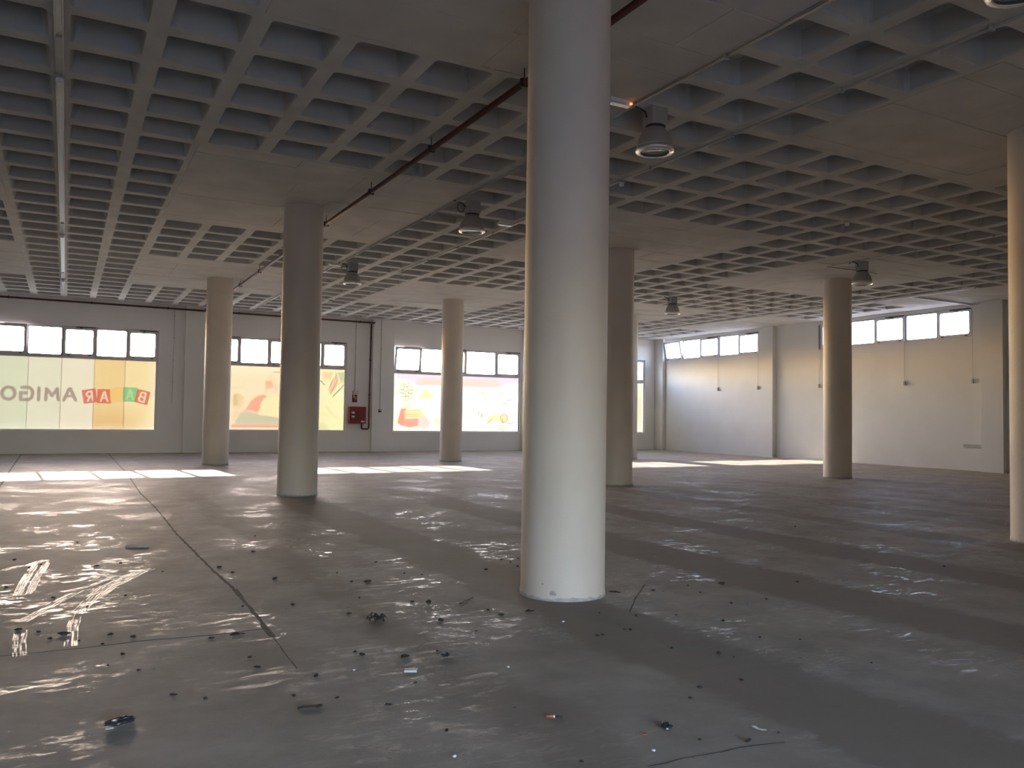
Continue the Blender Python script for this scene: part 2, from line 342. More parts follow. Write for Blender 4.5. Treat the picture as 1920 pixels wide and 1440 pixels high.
# ------------------------------------------------------------------ waffle ceiling
I0, I1, J0, J1 = -10, 25, -12, 26
OPX, OPY = .620, .625
def xl(i): return 3.84 + (.784 if i < 3 else .796)*(i-3)
def yl(j): return 7.25 + .785*j
def solid_cell(i, j): return (i % 8) <= 4 and (j % 11) >= 5
def rring(x0, x1, y0, y1, r, z, k=3):
    out = []
    for cx, cy, a0 in ((x1-r, y1-r, 0), (x0+r, y1-r, 90), (x0+r, y0+r, 180), (x1-r, y0+r, 270)):
        for t in range(k+1): a = math.radians(a0+90*t/k); out.append((cx+r*math.cos(a), cy+r*math.sin(a), z))
    return out
slab = MB()
BX0, BX1 = LX, RX; BY0, BY1 = FY, D
def edge_x(i): return xl(i)-.085
ex = [edge_x(i) for i in range(I0, I1+2)]; ey = [yl(j)-.08 for j in range(J0, J1+2)]
cells = []
for i in range(I0, I1+1):
    for j in range(J0, J1+1):
        x0, x1 = ex[i-I0], ex[i-I0+1]; y0, y1 = ey[j-J0], ey[j-J0+1]
        if x1 < BX0 or x0 > BX1 or y1 < BY0 or y0 > BY1: continue
        if solid_cell(i, j):
            continue
        a0, b0 = xl(i), yl(j); a1, b1 = a0+OPX, b0+OPY
        if a0 < BX0+.05 or a1 > BX1-.1 or b0 < BY0+.05 or b1 > BY1-.05:
            slab.add([(x0, y0, H), (x1, y0, H), (x1, y1, H), (x0, y1, H)], [(0, 1, 2, 3)]); continue
        ring = rring(a0, a1, b0, b1, .05, H); k = 4
        vs = [(x1, y1, H), (x0, y1, H), (x0, y0, H), (x1, y0, H)] + ring
        fs = []
        for c in range(4):
            st = 4+c*k
            for t in range(k-1): fs.append((c, st+t, st+t+1))
            nx = 4+((c+1) % 4)*k
            fs.append((c, st+k-1, nx, (c+1) % 4))
        slab.add(vs, fs); cells.append((i, j, a0, b0))
# margins up to the walls and the structure above
slab.box(BX0, ex[0], BY0, BY1, H, H+.05).box(ex[-1], BX1, BY0, BY1, H, H+.05).box(ex[0], ex[-1], BY0, ey[0], H, H+.05).box(ex[0], ex[-1], ey[-1], BY1, H, H+.05)
slab.box(LX-TH, RX+TH, FY-TH, D+TH, 5.15, TOP+.02)
ceiling = slab.build('ceiling', M['ceil']); ceiling['kind'] = 'structure'; ceiling['label'] = 'waffle slab ceiling of painted concrete ribs and coffers'
# one coffer (a tapered pan open below), origin at its near left rim corner
DEP, TP = .27, .055
def coffer_mesh():
    mb = MB(); k = 3
    rings = [rring(0, OPX, 0, OPY, .05, 0, k), rring(.012, OPX-.012, .012, OPY-.012, .05, .02, k), rring(TP, OPX-TP, TP, OPY-TP, .05, DEP-.03, k), rring(TP+.03, OPX-TP-.03, TP+.03, OPY-TP-.03, .04, DEP, k)]
    vs = [p for r in rings for p in r]; n = len(rings[0]); fs = []
    for q in range(3):
        for t in range(n): fs.append((q*n+t, q*n+(t+1) % n, (q+1)*n+(t+1) % n, (q+1)*n+t))
    fs.append(tuple(3*n+t for t in range(n))); mb.add(vs, fs)
    # raised lip along the long rims, as the formwork leaves it
    return mb
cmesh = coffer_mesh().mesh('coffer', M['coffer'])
camv = Vector((0, 0, CAM_H))
def pix_area(i, j, a, b):
    d = Vector((a+.3, b+.3, H))-camv; z = d.dot(f_)
    if z < .3: return 0
    u = 960+FPX*d.dot(r_)/z; v = 720-FPX*d.dot(u_)/z
    if not (-90 < u < 2010 and -90 < v < 1500): return 0
    return (H-CAM_H)/z**3*1e4
cells.sort(key=lambda c: -pix_area(*c))
rest = MB()
for n_, (i, j, a, b) in enumerate(cells):
    if n_ < 300:
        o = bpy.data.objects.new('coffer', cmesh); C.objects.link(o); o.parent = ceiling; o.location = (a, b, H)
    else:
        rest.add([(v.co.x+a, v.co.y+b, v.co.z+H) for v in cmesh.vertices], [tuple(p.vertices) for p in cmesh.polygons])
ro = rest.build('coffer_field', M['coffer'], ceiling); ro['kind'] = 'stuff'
# solid heads over the columns: cast on boards, whose faces sit a few millimetres uneven
def caps():
    out = []
    for ci in range(-2, 4):
        for cj in range(-2, 3):
            i0, j0 = ci*8, cj*11+5
            x0, x1 = max(edge_x(i0), BX0), min(edge_x(i0+5), BX1); y0, y1 = max(yl(j0)-.08, BY0), min(yl(j0+6)-.08, BY1)
            if x1-x0 > .2 and y1-y0 > .2: out.append((x0, x1, y0, y1))
    return out
rb = random.Random(3)
for x0, x1, y0, y1 in caps():
    MB().box(x0, x1, y0, y1, H+.012, H+.05).build('column_head', M['board'], ceiling)
    y = y0
    while y < y1-.1:
        h_ = min(rb.choice((.40, .785, .785, .52)), y1-y)
        if y1-(y+h_) < .12: h_ = y1-y
        x = x0
        while x < x1-.05:
            w_ = rb.uniform(1.2, 2.4) if rb.random() < .8 else .8
            if x1-(x+w_) < .5: w_ = x1-x
            dz = rb.uniform(0, .007)
            MB().box(x+.003, x+w_-.003, y+.004, y+h_-.004, H-.004+dz, H+.03).build('formwork_board', M['board'], ceiling)
            x += w_
        y += h_

# ------------------------------------------------------------------ columns
def column(x, y, label, r=.325, name='round_column'):
    t = empty(name, (x, y, 0), label, 'column', 'round concrete columns of the hall')
    prof = [(r+.004, 0), (r+.004, .02), (r, .06)] + [(r, .06+(H-.06)*k/6) for k in range(1, 6)] + [(r, H+.02)]
    MB().lathe(prof, x, y, 64).build('shaft', M['column'], t)
    return t
def rough_foot(t, x, y, r=.325, seed=1):
    rr = random.Random(seed); n = 96; vs = []
    for k in range(n):
        a = 2*PI*k/n; R2 = r+.007
        vs.append((x+R2*math.cos(a), y+R2*math.sin(a), 0)); hh = .012+.016*rr.random()**2+.012*max(0, math.sin(a*3+seed))
        vs.append((x+(R2-.002)*math.cos(a), y+(R2-.002)*math.sin(a), hh))
    fs = [(2*k, (2*k+2) % (2*n), (2*k+3) % (2*n), 2*k+1) for k in range(n)]
    MB().add(vs, fs).build('chipped_foot', M['chip'], t, 'rough chipped grey edge at the foot')
cols = [(3.42, 5.43, 'widest cream round column, nearest the camera in the middle of the hall'),
        (3.42, 13.72, 'round column in grey shade standing before the middle printed window, second widest on the left'),
        (3.42, 22.25, 'round column beside the end of the window with the mirrored lettering'),
        (10.12, 22.40, 'slender round column in front of the window with the collage print'),
        (9.92, 13.75, 'round column half hidden directly behind the widest column'),
        (16.60, 22.40, 'thin strip of a far round column showing right of the half hidden one'),
        (16.42, 13.70, 'round column on the right between the two high strip windows'),
        (9.95, 5.43, 'dark round column cut by the right edge of the picture')]
for k, (x, y, lb) in enumerate(cols):
    t = column(x, y, lb); rough_foot(t, x, y, seed=k+1)
c0 = [o for o in C.objects if o.name == 'round_column'][0]
for az, zz, sz in ((-2.35, .055, .024), (-2.02, .03, .012), (-1.75, .02, .008), (-2.6, .12, .008)):
    a = az; R = .3265
    ring = []
    for k in range(10):
        q = 2*PI*k/10; ra = sz*(.8+.35*random.random())
        aa = a+ra*math.cos(q)/R*1.2; ring.append((3.42+R*math.cos(aa), 5.43+R*math.sin(aa), zz+ra*math.sin(q)))
    ctr = (3.42+(R+.0005)*math.cos(a), 5.43+(R+.0005)*math.sin(a), zz)
    MB().add(ring+[ctr], [(k, (k+1) % 10, 10) for k in range(10)]).build('paint_chip', M['chip'], c0)

# ------------------------------------------------------------------ window prints
class Print:
    def __init__(s, x0, x1, z0, z1, res=.013):
        s.gamma = 1.0; s.nx = int((x1-x0)/res)+1; s.nz = int((z1-z0)/res)+1
        s.x = np.linspace(x0, x1, s.nx); s.z = np.linspace(z0, z1, s.nz); s.X, s.Z = np.meshgrid(s.x, s.z); s.c = np.ones((s.nz, s.nx, 3))
    def blend(s, a, col):
        a = np.clip(a, 0, 1)[..., None]; s.c = s.c*(1-a)+np.array(col)*a
    def fill(s, col): s.c[:] = col
    def aa(s, d, soft=.008): return np.clip(.5-d/soft, 0, 1)
    def seg(s, p, q):
        px, pz = p; qx, qz = q; dx, dz = qx-px, qz-pz; L2 = dx*dx+dz*dz+1e-12
        t = np.clip(((s.X-px)*dx+(s.Z-pz)*dz)/L2, 0, 1); return np.hypot(s.X-px-t*dx, s.Z-pz-t*dz)
    def line(s, pts, w, col, al=1, soft=.01):
        d = np.full(s.X.shape, 9.)
        for p, q in zip(pts[:-1], pts[1:]): d = np.minimum(d, s.seg(p, q))
        s.blend(al*s.aa(d-w/2, soft), col)
    def poly(s, pts, col, al=1, soft=.012):
        ins = np.zeros(s.X.shape, bool); n = len(pts); d = np.full(s.X.shape, 9.)
        for i in range(n):
            (x0, z0), (x1, z1) = pts[i], pts[(i+1) % n]
            d = np.minimum(d, s.seg((x0, z0), (x1, z1)))
            c = (z0 > s.Z) != (z1 > s.Z)
            with np.errstate(divide='ignore', invalid='ignore'): xi = (x1-x0)*(s.Z-z0)/(z1-z0+1e-12)+x0
            ins ^= c & (s.X < xi)
        s.blend(al*s.aa(np.where(ins, -d, d), soft), col)
    def ell(s, cx, cz, rx, rz, col, al=1, soft=.1):
        d = np.hypot((s.X-cx)/rx, (s.Z-cz)/rz)-1; s.blend(al*np.clip(.5-d/soft, 0, 1), col)
    def ringe(s, cx, cz, rx, rz, w, col, al=1):
        d = np.abs(np.hypot((s.X-cx)/rx, (s.Z-cz)/rz)-1)*min(rx, rz)-w/2; s.blend(al*s.aa(d), col)
    def build(s, name, y, m, parent, x0=None, x1=None):
        ia, ib = 0, s.nx-1
        if x0 is not None: ia = int(np.argmin(abs(s.x-x0)))
        if x1 is not None: ib = int(np.argmin(abs(s.x-x1)))
        nx = ib-ia+1; X = s.X[:, ia:ib+1]; Z = s.Z[:, ia:ib+1]
        g_ = 0
        X = X.copy()
        if g_: X[:, 0] += g_; X[:, -1] -= g_
        N = nx*s.nz; co = np.stack([X.ravel(), np.full(N, y), Z.ravel()], 1).astype(np.float32)
        me = bpy.data.meshes.new(name)
        idx = np.arange(N).reshape(s.nz, nx)
        q = np.stack([idx[:-1, :-1], idx[:-1, 1:], idx[1:, 1:], idx[1:, :-1]], -1).reshape(-1, 4)
        me.vertices.add(N); me.vertices.foreach_set('co', co.ravel()); me.loops.add(q.size); me.loops.foreach_set('vertex_index', q.ravel().astype(np.int32))
        me.polygons.add(len(q)); me.polygons.foreach_set('loop_start', np.arange(0, q.size, 4, dtype=np.int32)); me.update(calc_edges=True)
        at = me.color_attributes.new('print', 'FLOAT_COLOR', 'POINT')
        cc = np.ones((N, 4), np.float32); cc[:, :3] = s.c[:, ia:ib+1].reshape(-1, 3)**s.gamma; at.data.foreach_set('color', cc.ravel())
        me.materials.append(m); o = bpy.data.objects.new(name, me); C.objects.link(o); o.parent = parent
        return o
def srgb(r, g, b): return tuple(((c/255)/12.92 if c/255 <= .04045 else ((c/255+.055)/1.055)**2.4) for c in (r, g, b))
def hom(Mx):
    def f(*pts):
        out = []
        for x, y in pts:
            w_ = Mx[2][0]*x+Mx[2][1]*y+1; out.append(((Mx[0][0]*x+Mx[0][1]*y+Mx[0][2])/w_, (Mx[1][0]*x+Mx[1][1]*y+Mx[1][2])/w_))
        return out
    return f
# drawing-board units -> metres on the window plane, one board per window
B1 = hom(((.00222977, 8.229e-05, -1.80872902), (-1.78e-05, -.00253295, 4.1425763), (-4.225e-05, 2.4e-06, 1)))
B2 = hom(((.00196052, 7.236e-05, 4.59549757), (-1.565e-05, -.00222709, 3.35501467), (-3.715e-05, 2.11e-06, 1)))
B3 = hom(((.00225028, 8.305e-05, 10.40844106), (-1.796e-05, -.00255626, 4.04672985), (-4.264e-05, 2.42e-06, 1)))

# ------------------------------------------------------------------ windows
FW = .055
def bar_x(mb, x0, x1, z0, z1, y=None, d=.05):
    y = D+.05 if y is None else y
    mb.rbox(x0, x1, y, y+d, z0, z1, .004)
def sash(parent, x0, x1, z0, z1, axis, plane, tilt=0.0, fixed=False):
    """one light: frame ring with rounded inner corners and its pane; an opening light has a thicker frame and hinges at the sill"""
    t = bpy.data.objects.new('fixed_light' if fixed else 'opening_sash', None)
    fr = .035 if fixed else .075
    k = 4; n = 4*(k+1)
    w_, h_ = x1-x0, z1-z0
    inner = [(p[0], p[1]) for p in rring(fr, w_-fr, fr, h_-fr, .05 if not fixed else .04, 0, k)]
    outer = [(p[0], p[1]) for p in rring(0, w_, 0, h_, .002, 0, k)]
    dep = .03 if fixed else .045
    vs = [(a, 0, b) for a, b in outer]+[(a, 0, b) for a, b in inner]+[(a, dep, b) for a, b in outer]+[(a, dep, b) for a, b in inner]
    fs = []
    for q in range(n):
        r2 = (q+1) % n
        fs += [(q, r2, n+r2, n+q), (2*n+q, 3*n+q, 3*n+r2, 2*n+r2), (q, 2*n+q, 2*n+r2, r2), (n+q, n+r2, 3*n+r2, 3*n+q)]
    mb = MB().add(vs, fs); me = mb.mesh('sash', M['alu'])
    o = bpy.data.objects.new('fixed_light' if fixed else 'opening_sash', me); C.objects.link(o); o.parent = parent
    yy = .01 if fixed else -.02
    if axis == 'x':
        o.matrix_local = Matrix.Translation((x0, plane+yy, z0)) @ Matrix.Rotation(tilt, 4, 'X')
    else:   # right wall: local x runs towards -y in the world, seen from inside
        o.matrix_local = Matrix.Translation((plane+yy, x1, z0)) @ Matrix.Rotation(-PI/2, 4, 'Z') @ Matrix.Rotation(tilt, 4, 'X')
    MB().box(fr-.01, w_-fr+.01, dep*.5-.002, dep*.5+.002, fr-.01, h_-fr+.01).build('pane', M['glass'], o)
    if not fixed:
        MB().rbox(.12, .20, -.02, .0, .012, .035, .004).rbox(w_-.20, w_-.12, -.02, 0, .012, .035, .004).build('hinge', M['dark'], o)
    return o
def opener_bar(parent, x0, x1, z, axis, plane):
    m = MB()
    if axis == 'x':
        m.rbox(x0, x1, plane-.045, plane-.02, z-.012, z+.012, .004); m.rbox(x0+.20*(x1-x0), x0+.34*(x1-x0), plane-.055, plane-.015, z-.03, z+.008, .006)
    else:
        m.rbox(plane-.045, plane-.02, x0, x1, z-.014, z+.014, .004); m.rbox(plane-.06, plane-.015, x0+.6*(x1-x0), x0+.8*(x1-x0), z-.035, z+.008, .006)
    m.build('opener_arm', M['dark'], parent)
def upper_lights(win, xs, z0, z1, axis, plane, tilts, arms=True):
    n = len(xs)-1
    for k in range(n):
        opening = k % 2 == 0
        a, b = xs[k], xs[k+1]
        sash(win, a+.004, b-.004, z0-.012, z1+.012, axis, plane, tilts.get(k, 0), fixed=not opening)
        if opening and arms:
            if axis == 'x': opener_bar(win, a+(b-a)*.38, b-.02, z1+.02, axis, plane)
            else: opener_bar(win, a+.02, a+(b-a)*.62, z1-.0, axis, plane)
def shop_window(idx, rect, boxes, trans_z, tilts, label):
    x0, x1, z0, z1 = rect
    win = bpy.data.objects.new('window_%d' % idx, None); C.objects.link(win); win['kind'] = 'structure'; win['label'] = label
    P = D+.05
    f = MB(); bar_x(f, x0, x0+FW, z0, z1); f.build('frame_stile', M['alu'], win)
    f = MB(); bar_x(f, x1-FW, x1, z0, z1); f.build('frame_stile', M['alu'], win)
    f = MB(); bar_x(f, x0+FW, x1-FW, z1-.05, z1); f.build('frame_head', M['alu'], win)
    f = MB(); bar_x(f, x0+FW, x1-FW, z0, z0+.045); f.build('frame_sill', M['alu'], win)
    f = MB(); bar_x(f, x0+FW, x1-FW, trans_z-.05, trans_z+.03, d=.06); f.build('transom', M['alu'], win)
    MB().rbox(x0-.03, x1+.03, D-.035, D+.06, z0-.035, z0-.002, .004).build('sill_ledge', M['wall'], win)
    for x in boxes[1:-1]:
        f = MB(); bar_x(f, x-.03, x+.03, trans_z+.03, z1-.05); f.build('mullion', M['alu'], win)
    upper_lights(win, [boxes[0]+FW-.03]+[b for b in boxes[1:-1]]+[boxes[-1]-FW+.03], trans_z+.03, z1-.05, 'x', P-.01, tilts)
    MB().box(x0+.03, x1-.03, D+.082, D+.088, z0+.03, trans_z-.02).build('shop_pane', M['glass'], win)
    return win
T1 = 2.99; T2 = 2.98; T3 = 2.93
w1 = shop_window(1, W_BACK[0], [-2.07, -1.09, -.14, .76, 1.67, 2.57], T1, {0: math.radians(9)}, 'shop window with pale yellow film and mirrored red, green and brown lettering')
w2 = shop_window(2, W_BACK[1], [4.16, 5.11, 6.07, 6.98, 7.92, 8.81], T2, {}, 'shop window with peach and yellow film printed with a coral tent shape')
w3 = shop_window(3, W_BACK[2], [10.58, 11.66, 12.72, 13.55, 14.86, 15.93], T3, {0: math.radians(9)}, 'shop window with nearly white film, a lilac top band and a picture frame collage')
w4 = shop_window(4, W_BACK[3], [16.80, 17.87, 18.94, 20.01, 21.08, 22.16], 2.93, {}, 'far shop window of which only the last edge shows beside the right corner')

fm1 = film_mat('printed_film_cream', .044); fm2 = film_mat('printed_film_peach', .044); fm3 = film_mat('printed_film_pale', .060)
Y_F = D+.07
# --- window 1
p = Print(-2.02, 2.52, .745, T1-.05)
p.fill(srgb(226, 224, 190))
seams = [-1.03, -.15, .75, 1.62]
tone = p.X
p.blend((p.X < seams[0])*1.0, srgb(214, 220, 182)); p.blend(((p.X > seams[1]) & (p.X < seams[2]))*1.0, srgb(234, 226, 192))
warm = (p.X > seams[2])*1.0; p.blend(warm, srgb(236, 207, 138)); p.blend((p.X > seams[3])*1.0, srgb(243, 222, 158))
p.blend(warm*np.clip((1.5-p.Z)/.8, 0, 1)*np.clip((2.3-p.X)/.8, 0, .8), srgb(222, 170, 95))
p.blend(np.clip((p.X-2.2)/.6, 0, .6), srgb(255, 250, 215)); p.blend(np.clip((.95-p.Z)/.4, 0, .35), srgb(250, 245, 215))
for a in (B1((1155, 545), (1170, 820)), B1((1275, 565), (1245, 860))): p.line(a, .012, srgb(255, 236, 170), .8)
br = srgb(165, 148, 128)
LT = .095
def st(*pts): p.line(B1(*pts), LT, br, .95)
def arc(cx, cy, rx, ry, a0, a1, n=14): return [(cx+rx*math.cos(math.radians(a0+(a1-a0)*k/n)), cy+ry*math.sin(math.radians(a0+(a1-a0)*k/n))) for k in range(n+1)]
st(*arc(98, 920, 75, 72, 0, 360, 24))                                   # O
st((258, 852), (330, 852), *arc(330, 924, 52, 72, -90, 90), (258, 996), (242, 996), (242, 918), (305, 918))  # G, mirrored
st((458, 860), (452, 998))                                              # I
st((536, 1000), (548, 868), (612, 950), (672, 866), (682, 1000))        # M
st((748, 1004), (812, 870), (828, 870), (886, 1004)); p.line(B1((790, 955), (848, 955)), .07, br, .95)      # A
def tile(cx, cy, hw, ang, col, glyph, gc=srgb(240, 214, 172)):
    ca, sa = math.cos(math.radians(ang)), math.sin(math.radians(ang))
    R = lambda q: [(cx+x*ca-y*sa, cy+x*sa+y*ca) for x, y in q]
    sq = B1(*R([(-hw, -hw), (hw, -hw), (hw, hw), (-hw, hw)])); p.poly(sq, col, .93); p.line(sq+[sq[0]], .012, tuple(c*.6 for c in col), .5)
    for s_ in glyph: p.line(B1(*R(s_)), .055, gc, .95)
GA = [[(-38, 55), (-5, -50), (5, -50), (38, 55)], [(-20, 20), (20, 20)]]
GB = [[(30, -52), (30, 55), (-8, 55), *arc(-8, 28, 26, 27, 90, 270), (30, 2)], [(-4, 2), *arc(-4, -25, 24, 27, 90, 270), (30, -52)]]
GR = [[(30, 55), (30, -52), (-4, -52), *arc(-4, -22, 26, 28, -90, -270), (30, 6)], [(2, 6), (-30, 55)]]
GZ = [[(30, -45), (-30, -45), (30, 50), (-30, 50)]]
tile(1052, 955, 80, -9, srgb(216, 98, 88), GR); tile(1225, 958, 82, 2, srgb(220, 100, 66), GA)
tile(1372, 935, 80, -4, srgb(240, 198, 110), GZ, srgb(240, 196, 106)); tile(1528, 938, 82, 2, srgb(112, 196, 128), GA, srgb(190, 214, 140)); tile(1672, 966, 78, 14, srgb(218, 106, 72), GB)
for q in seams: p.line([(q, .7), (q, 3.0)], .016, srgb(120, 112, 84), .85)
cuts = [None]+seams+[None]
for k in range(5):
    a = cuts[k] if cuts[k] is not None else -2.02; b = cuts[k+1] if cuts[k+1] is not None else 2.52
    p.build('film_sheet', Y_F, fm1, w1, a, b)
# --- window 2
p = Print(4.21, 8.76, .765, T2-.05); p.gamma = 1.1
p.fill(srgb(255, 234, 190)); 
p.blend(np.clip((p.X-7.6)/.6, 0, .8), srgb(252, 252, 190))
p.blend(np.clip((p.Z-2.5)/.5, 0, .6)*(p.X < 7), srgb(255, 246, 205))
P2 = lambda *q, c, a=.8: p.poly(B2(*q), c, a, .03)
P2((320, 870), (420, 720), (520, 650), (620, 640), (640, 665), (570, 740), (545, 800), (560, 840), (500, 910), (430, 880), c=srgb(255, 178, 146), a=.95)
P2((610, 660), (650, 670), (640, 700), (615, 690), c=srgb(190, 160, 130))
P2((540, 860), (600, 700), (640, 660), (830, 680), (825, 980), (520, 940), (490, 920), c=srgb(250, 244, 180), a=.7)
P2((250, 915), (330, 895), (480, 915), (540, 945), (830, 985), (825, 1080), (640, 1080), (250, 1080), (150, 1075), (200, 980), c=srgb(208, 206, 168), a=.9)
P2((110, 1085), (825, 1085), (820, 1140), (100, 1135), c=srgb(238, 188, 160), a=.75)
P2((620, 435), (735, 425), (740, 540), (690, 555), (650, 540), (625, 560), c=srgb(248, 190, 150), a=.85)
P2((755, 440), (785, 470), (805, 610), (775, 560), c=srgb(240, 192, 158), a=.8); P2((735, 290), (850, 300), (845, 320), (740, 305), c=srgb(190, 160, 110))
p.line(B2((640, 560), (650, 600)), .02, srgb(190, 150, 120)); p.line(B2((645, 660), (640, 1170)), .014, srgb(200, 170, 130), .8)
P2((130, 640), (230, 600), (300, 700), (290, 830), (180, 870), (130, 830), c=srgb(238, 214, 162), a=.7)
P2((150, 640), (190, 620), (200, 800), (140, 810), c=srgb(206, 186, 132), a=.6)
for q in ([(120, 540), (220, 530)], [(240, 600), (250, 540), (310, 440)], [(220, 650), (290, 660)], [(240, 700), (280, 690)], [(110, 940), (200, 890), (320, 880), (480, 900)], [(110, 970), (190, 940)], [(130, 1040), (180, 960), (250, 910)]):
    p.line(B2(*q), .022, srgb(214, 190, 140), .75)
cpt = B2((710, 375))[0]; p.ringe(cpt[0], cpt[1], .055, .055, .018, srgb(236, 190, 130)); e = B2((235, 930))[0]; p.ell(e[0], e[1], .04, .05, srgb(255, 200, 160), .9)
rr = random.Random(5)
for k in range(34):
    x = 120+k*20.5; hh = rr.choice((22, 30, 34, 46)); p.line(B2((x, 1130), (x+rr.uniform(-4, 8), 1130-hh)), .022, srgb(236, 140, 118), .7)
    if k % 3 == 0: p.line(B2((x, 1130-hh), (x+16, 1128-hh)), .018, srgb(236, 140, 118), .6)
for q, c in (([(1480, 300), (1640, 300), (1600, 420), (1500, 430)], srgb(252, 206, 158)), ([(1560, 560), (1650, 380), (1700, 330), (1720, 440), (1600, 640)], srgb(250, 190, 160)), ([(1700, 310), (1815, 300), (1810, 430), (1750, 440)], srgb(196, 206, 158)),
             ([(1430, 1060), (1500, 1060), (1610, 1170), (1430, 1180)], srgb(226, 222, 168)), ([(1440, 920), (1540, 915), (1530, 960), (1440, 960)], srgb(240, 234, 160)), ([(1700, 640), (1800, 470), (1810, 800)], srgb(240, 250, 205))): p.poly(B2(*q), c, .75, .03)
e = B2((1545, 410))[0]; p.ell(e[0], e[1], .07, .09, srgb(255, 236, 190), .9)
for q, c, w_ in (([(1680, 300), (1685, 400)], srgb(90, 80, 60), .018), ([(1640, 665), (1800, 500)], srgb(160, 160, 110), .05), ([(1650, 600), (1700, 480), (1810, 440)], srgb(200, 205, 140), .03), ([(1600, 630), (1700, 440)], srgb(224, 150, 120), .03), ([(1455, 430), (1480, 455)], srgb(80, 75, 55), .03), ([(1490, 470), (1505, 490)], srgb(80, 75, 55), .03), ([(1640, 400), (1590, 520)], srgb(190, 160, 110), .025)): p.line(B2(*q), w_, c, .85)
for k in range(14): x = 1515+k*11.5; y = 815+k*14; p.line(B2((x, y), (x+26, y-18)), .011, srgb(150, 150, 110), .8)
for a, b in ((4.21, 5.09), (5.09, 7.02), (7.02, 7.95), (7.95, 8.76)): p.build('film_sheet', Y_F, fm2, w2, a, b)
# --- window 3
p = Print(10.64, 15.87, .755, T3-.05); p.gamma = 1.3
p.fill(srgb(252, 252, 226)); wht = srgb(255, 255, 246)
p.ell(13.4, 2.2, .9, .5, wht, .6, .8); p.ell(14.9, 2.2, .8, .5, wht, .7, .8)
p.poly(B3((105, 470), (1860, 525), (1860, 600), (1690, 600), (1590, 675), (410, 640), (310, 555), (105, 535)), srgb(236, 214, 226), .95, .02)
p.poly(B3((400, 520), (1590, 545), (1590, 665), (400, 625)), srgb(250, 214, 204), .95, .02)
rr = random.Random(9)
for k in range(58):
    x = 415+k*20.3
    if rr.random() < .12: continue
    hh = rr.choice((26, 32, 44)); y = 604+(x-400)*.025
    p.line(B3((x, y), (x+rr.uniform(-2, 6), y-hh)), .016, srgb(255, 206, 120), .9)
    if rr.random() < .5: p.line(B3((x, y-hh), (x+14, y-hh)), .014, srgb(255, 206, 120), .9)
ol = srgb(70, 80, 45)
for x0, y0, x1, y1 in ((215, 592, 290, 648), (165, 612, 215, 690), (262, 648, 335, 700), (215, 660, 262, 718), (140, 695, 210, 742), (285, 702, 355, 748), (165, 748, 240, 795), (235, 725, 280, 790), (280, 755, 330, 825), (210, 795, 285, 848)):
    q = B3((x0, y0), (x1, y0), (x1, y1), (x0, y1)); p.poly(q, srgb(240, 244, 200), .6); p.line(q+[q[0]], .012, ol, .8)
P3 = lambda *q, c, a=.8: p.poly(B3(*q), c, a, .035)
P3((170, 970), (250, 960), (230, 1110), (200, 1190), (120, 1190), (140, 1080), c=srgb(246, 158, 132), a=.95)
P3((200, 1120), (430, 1110), (420, 1220), (300, 1245), (150, 1210), c=srgb(244, 162, 138), a=.9)
P3((225, 990), (440, 980), (510, 1060), (500, 1090), (250, 1110), (215, 1060), c=srgb(240, 222, 160), a=.85)
P3((190, 870), (330, 880), (340, 970), (170, 970), c=srgb(238, 236, 196), a=.6)
for q in ([(230, 985), (320, 995), (430, 985)], [(215, 1048), (360, 1055), (470, 1045)], [(220, 1070), (300, 1085), (430, 1075)], [(225, 1110), (380, 1112), (530, 1085)], [(505, 985), (508, 1060)], [(220, 1180), (400, 1185)]): p.line(B3(*q), .014, srgb(170, 110, 70), .7)
e = B3((500, 1180))[0]; p.ell(e[0], e[1], .24, .22, srgb(226, 214, 200), .95, .12)
P3((60, 1000), (130, 1080), (110, 1290), (60, 1290), c=srgb(222, 224, 200), a=.7)
for cx, cy, rx, ry in ((470, 800, .1, .09), (520, 740, .12, .1), (560, 790, .2, .11), (670, 745, .04, .03), (705, 775, .04, .03), (690, 1150, .09, .14), (1360, 740, .09, .1), (1290, 765, .07, .04), (1390, 810, .08, .08), (1620, 760, .07, .09), (1450, 1130, .12, .14), (1540, 1100, .25, .16)):
    e = B3((cx, cy))[0]; p.ell(e[0], e[1], rx, ry, srgb(226, 232, 150), .6, .5)
p.line(B3((1560, 845), (1600, 830)), .02, srgb(150, 160, 110), .7)
for q in ([(1680, 840), (1720, 856), (1775, 840)], [(1630, 890), (1670, 908), (1720, 895)], [(1290, 1085), (1290, 1015), (1310, 1015)], [(1325, 1085), (1330, 1040), (1350, 1080), (1325, 1085)], [(1375, 1080), (1385, 1050)], [(1740, 1110), (1785, 1050)], [(1700, 1190), (1760, 1185), (1820, 1140)], [(1565, 1210), (1660, 1230)], [(1560, 1260), (1680, 1262)], [(1175, 915), (1180, 950)], [(1410, 1190), (1480, 1120)]): p.line(B3(*q), .022, srgb(110, 115, 75), .8)
e = B3((1655, 1110))[0]; p.ell(e[0], e[1], .15, .16, srgb(250, 214, 158), .8, .15); p.ringe(e[0], e[1], .16, .17, .022, srgb(120, 120, 80), .85); p.line(B3((1640, 1190), (1635, 1120)), .03, srgb(150, 140, 90), .7)
for a, b in ((10.64, 11.66), (11.66, 13.75), (13.75, 14.86), (14.86, 15.87)): p.build('film_sheet', Y_F, fm3, w3, a, b)
# --- window 4
p = Print(16.86, 22.10, .755, 2.88, .03); p.fill(srgb(250, 250, 214)); p.ell(21.7, 1.8, .5, .5, srgb(240, 236, 190), .7, .6); p.ell(20.2, 1.4, .8, .5, srgb(244, 214, 170), .6, .6)
for a, b in ((16.86, 19.5), (19.5, 22.10)): p.build('film_sheet', Y_F, fm2, w4, a, b)

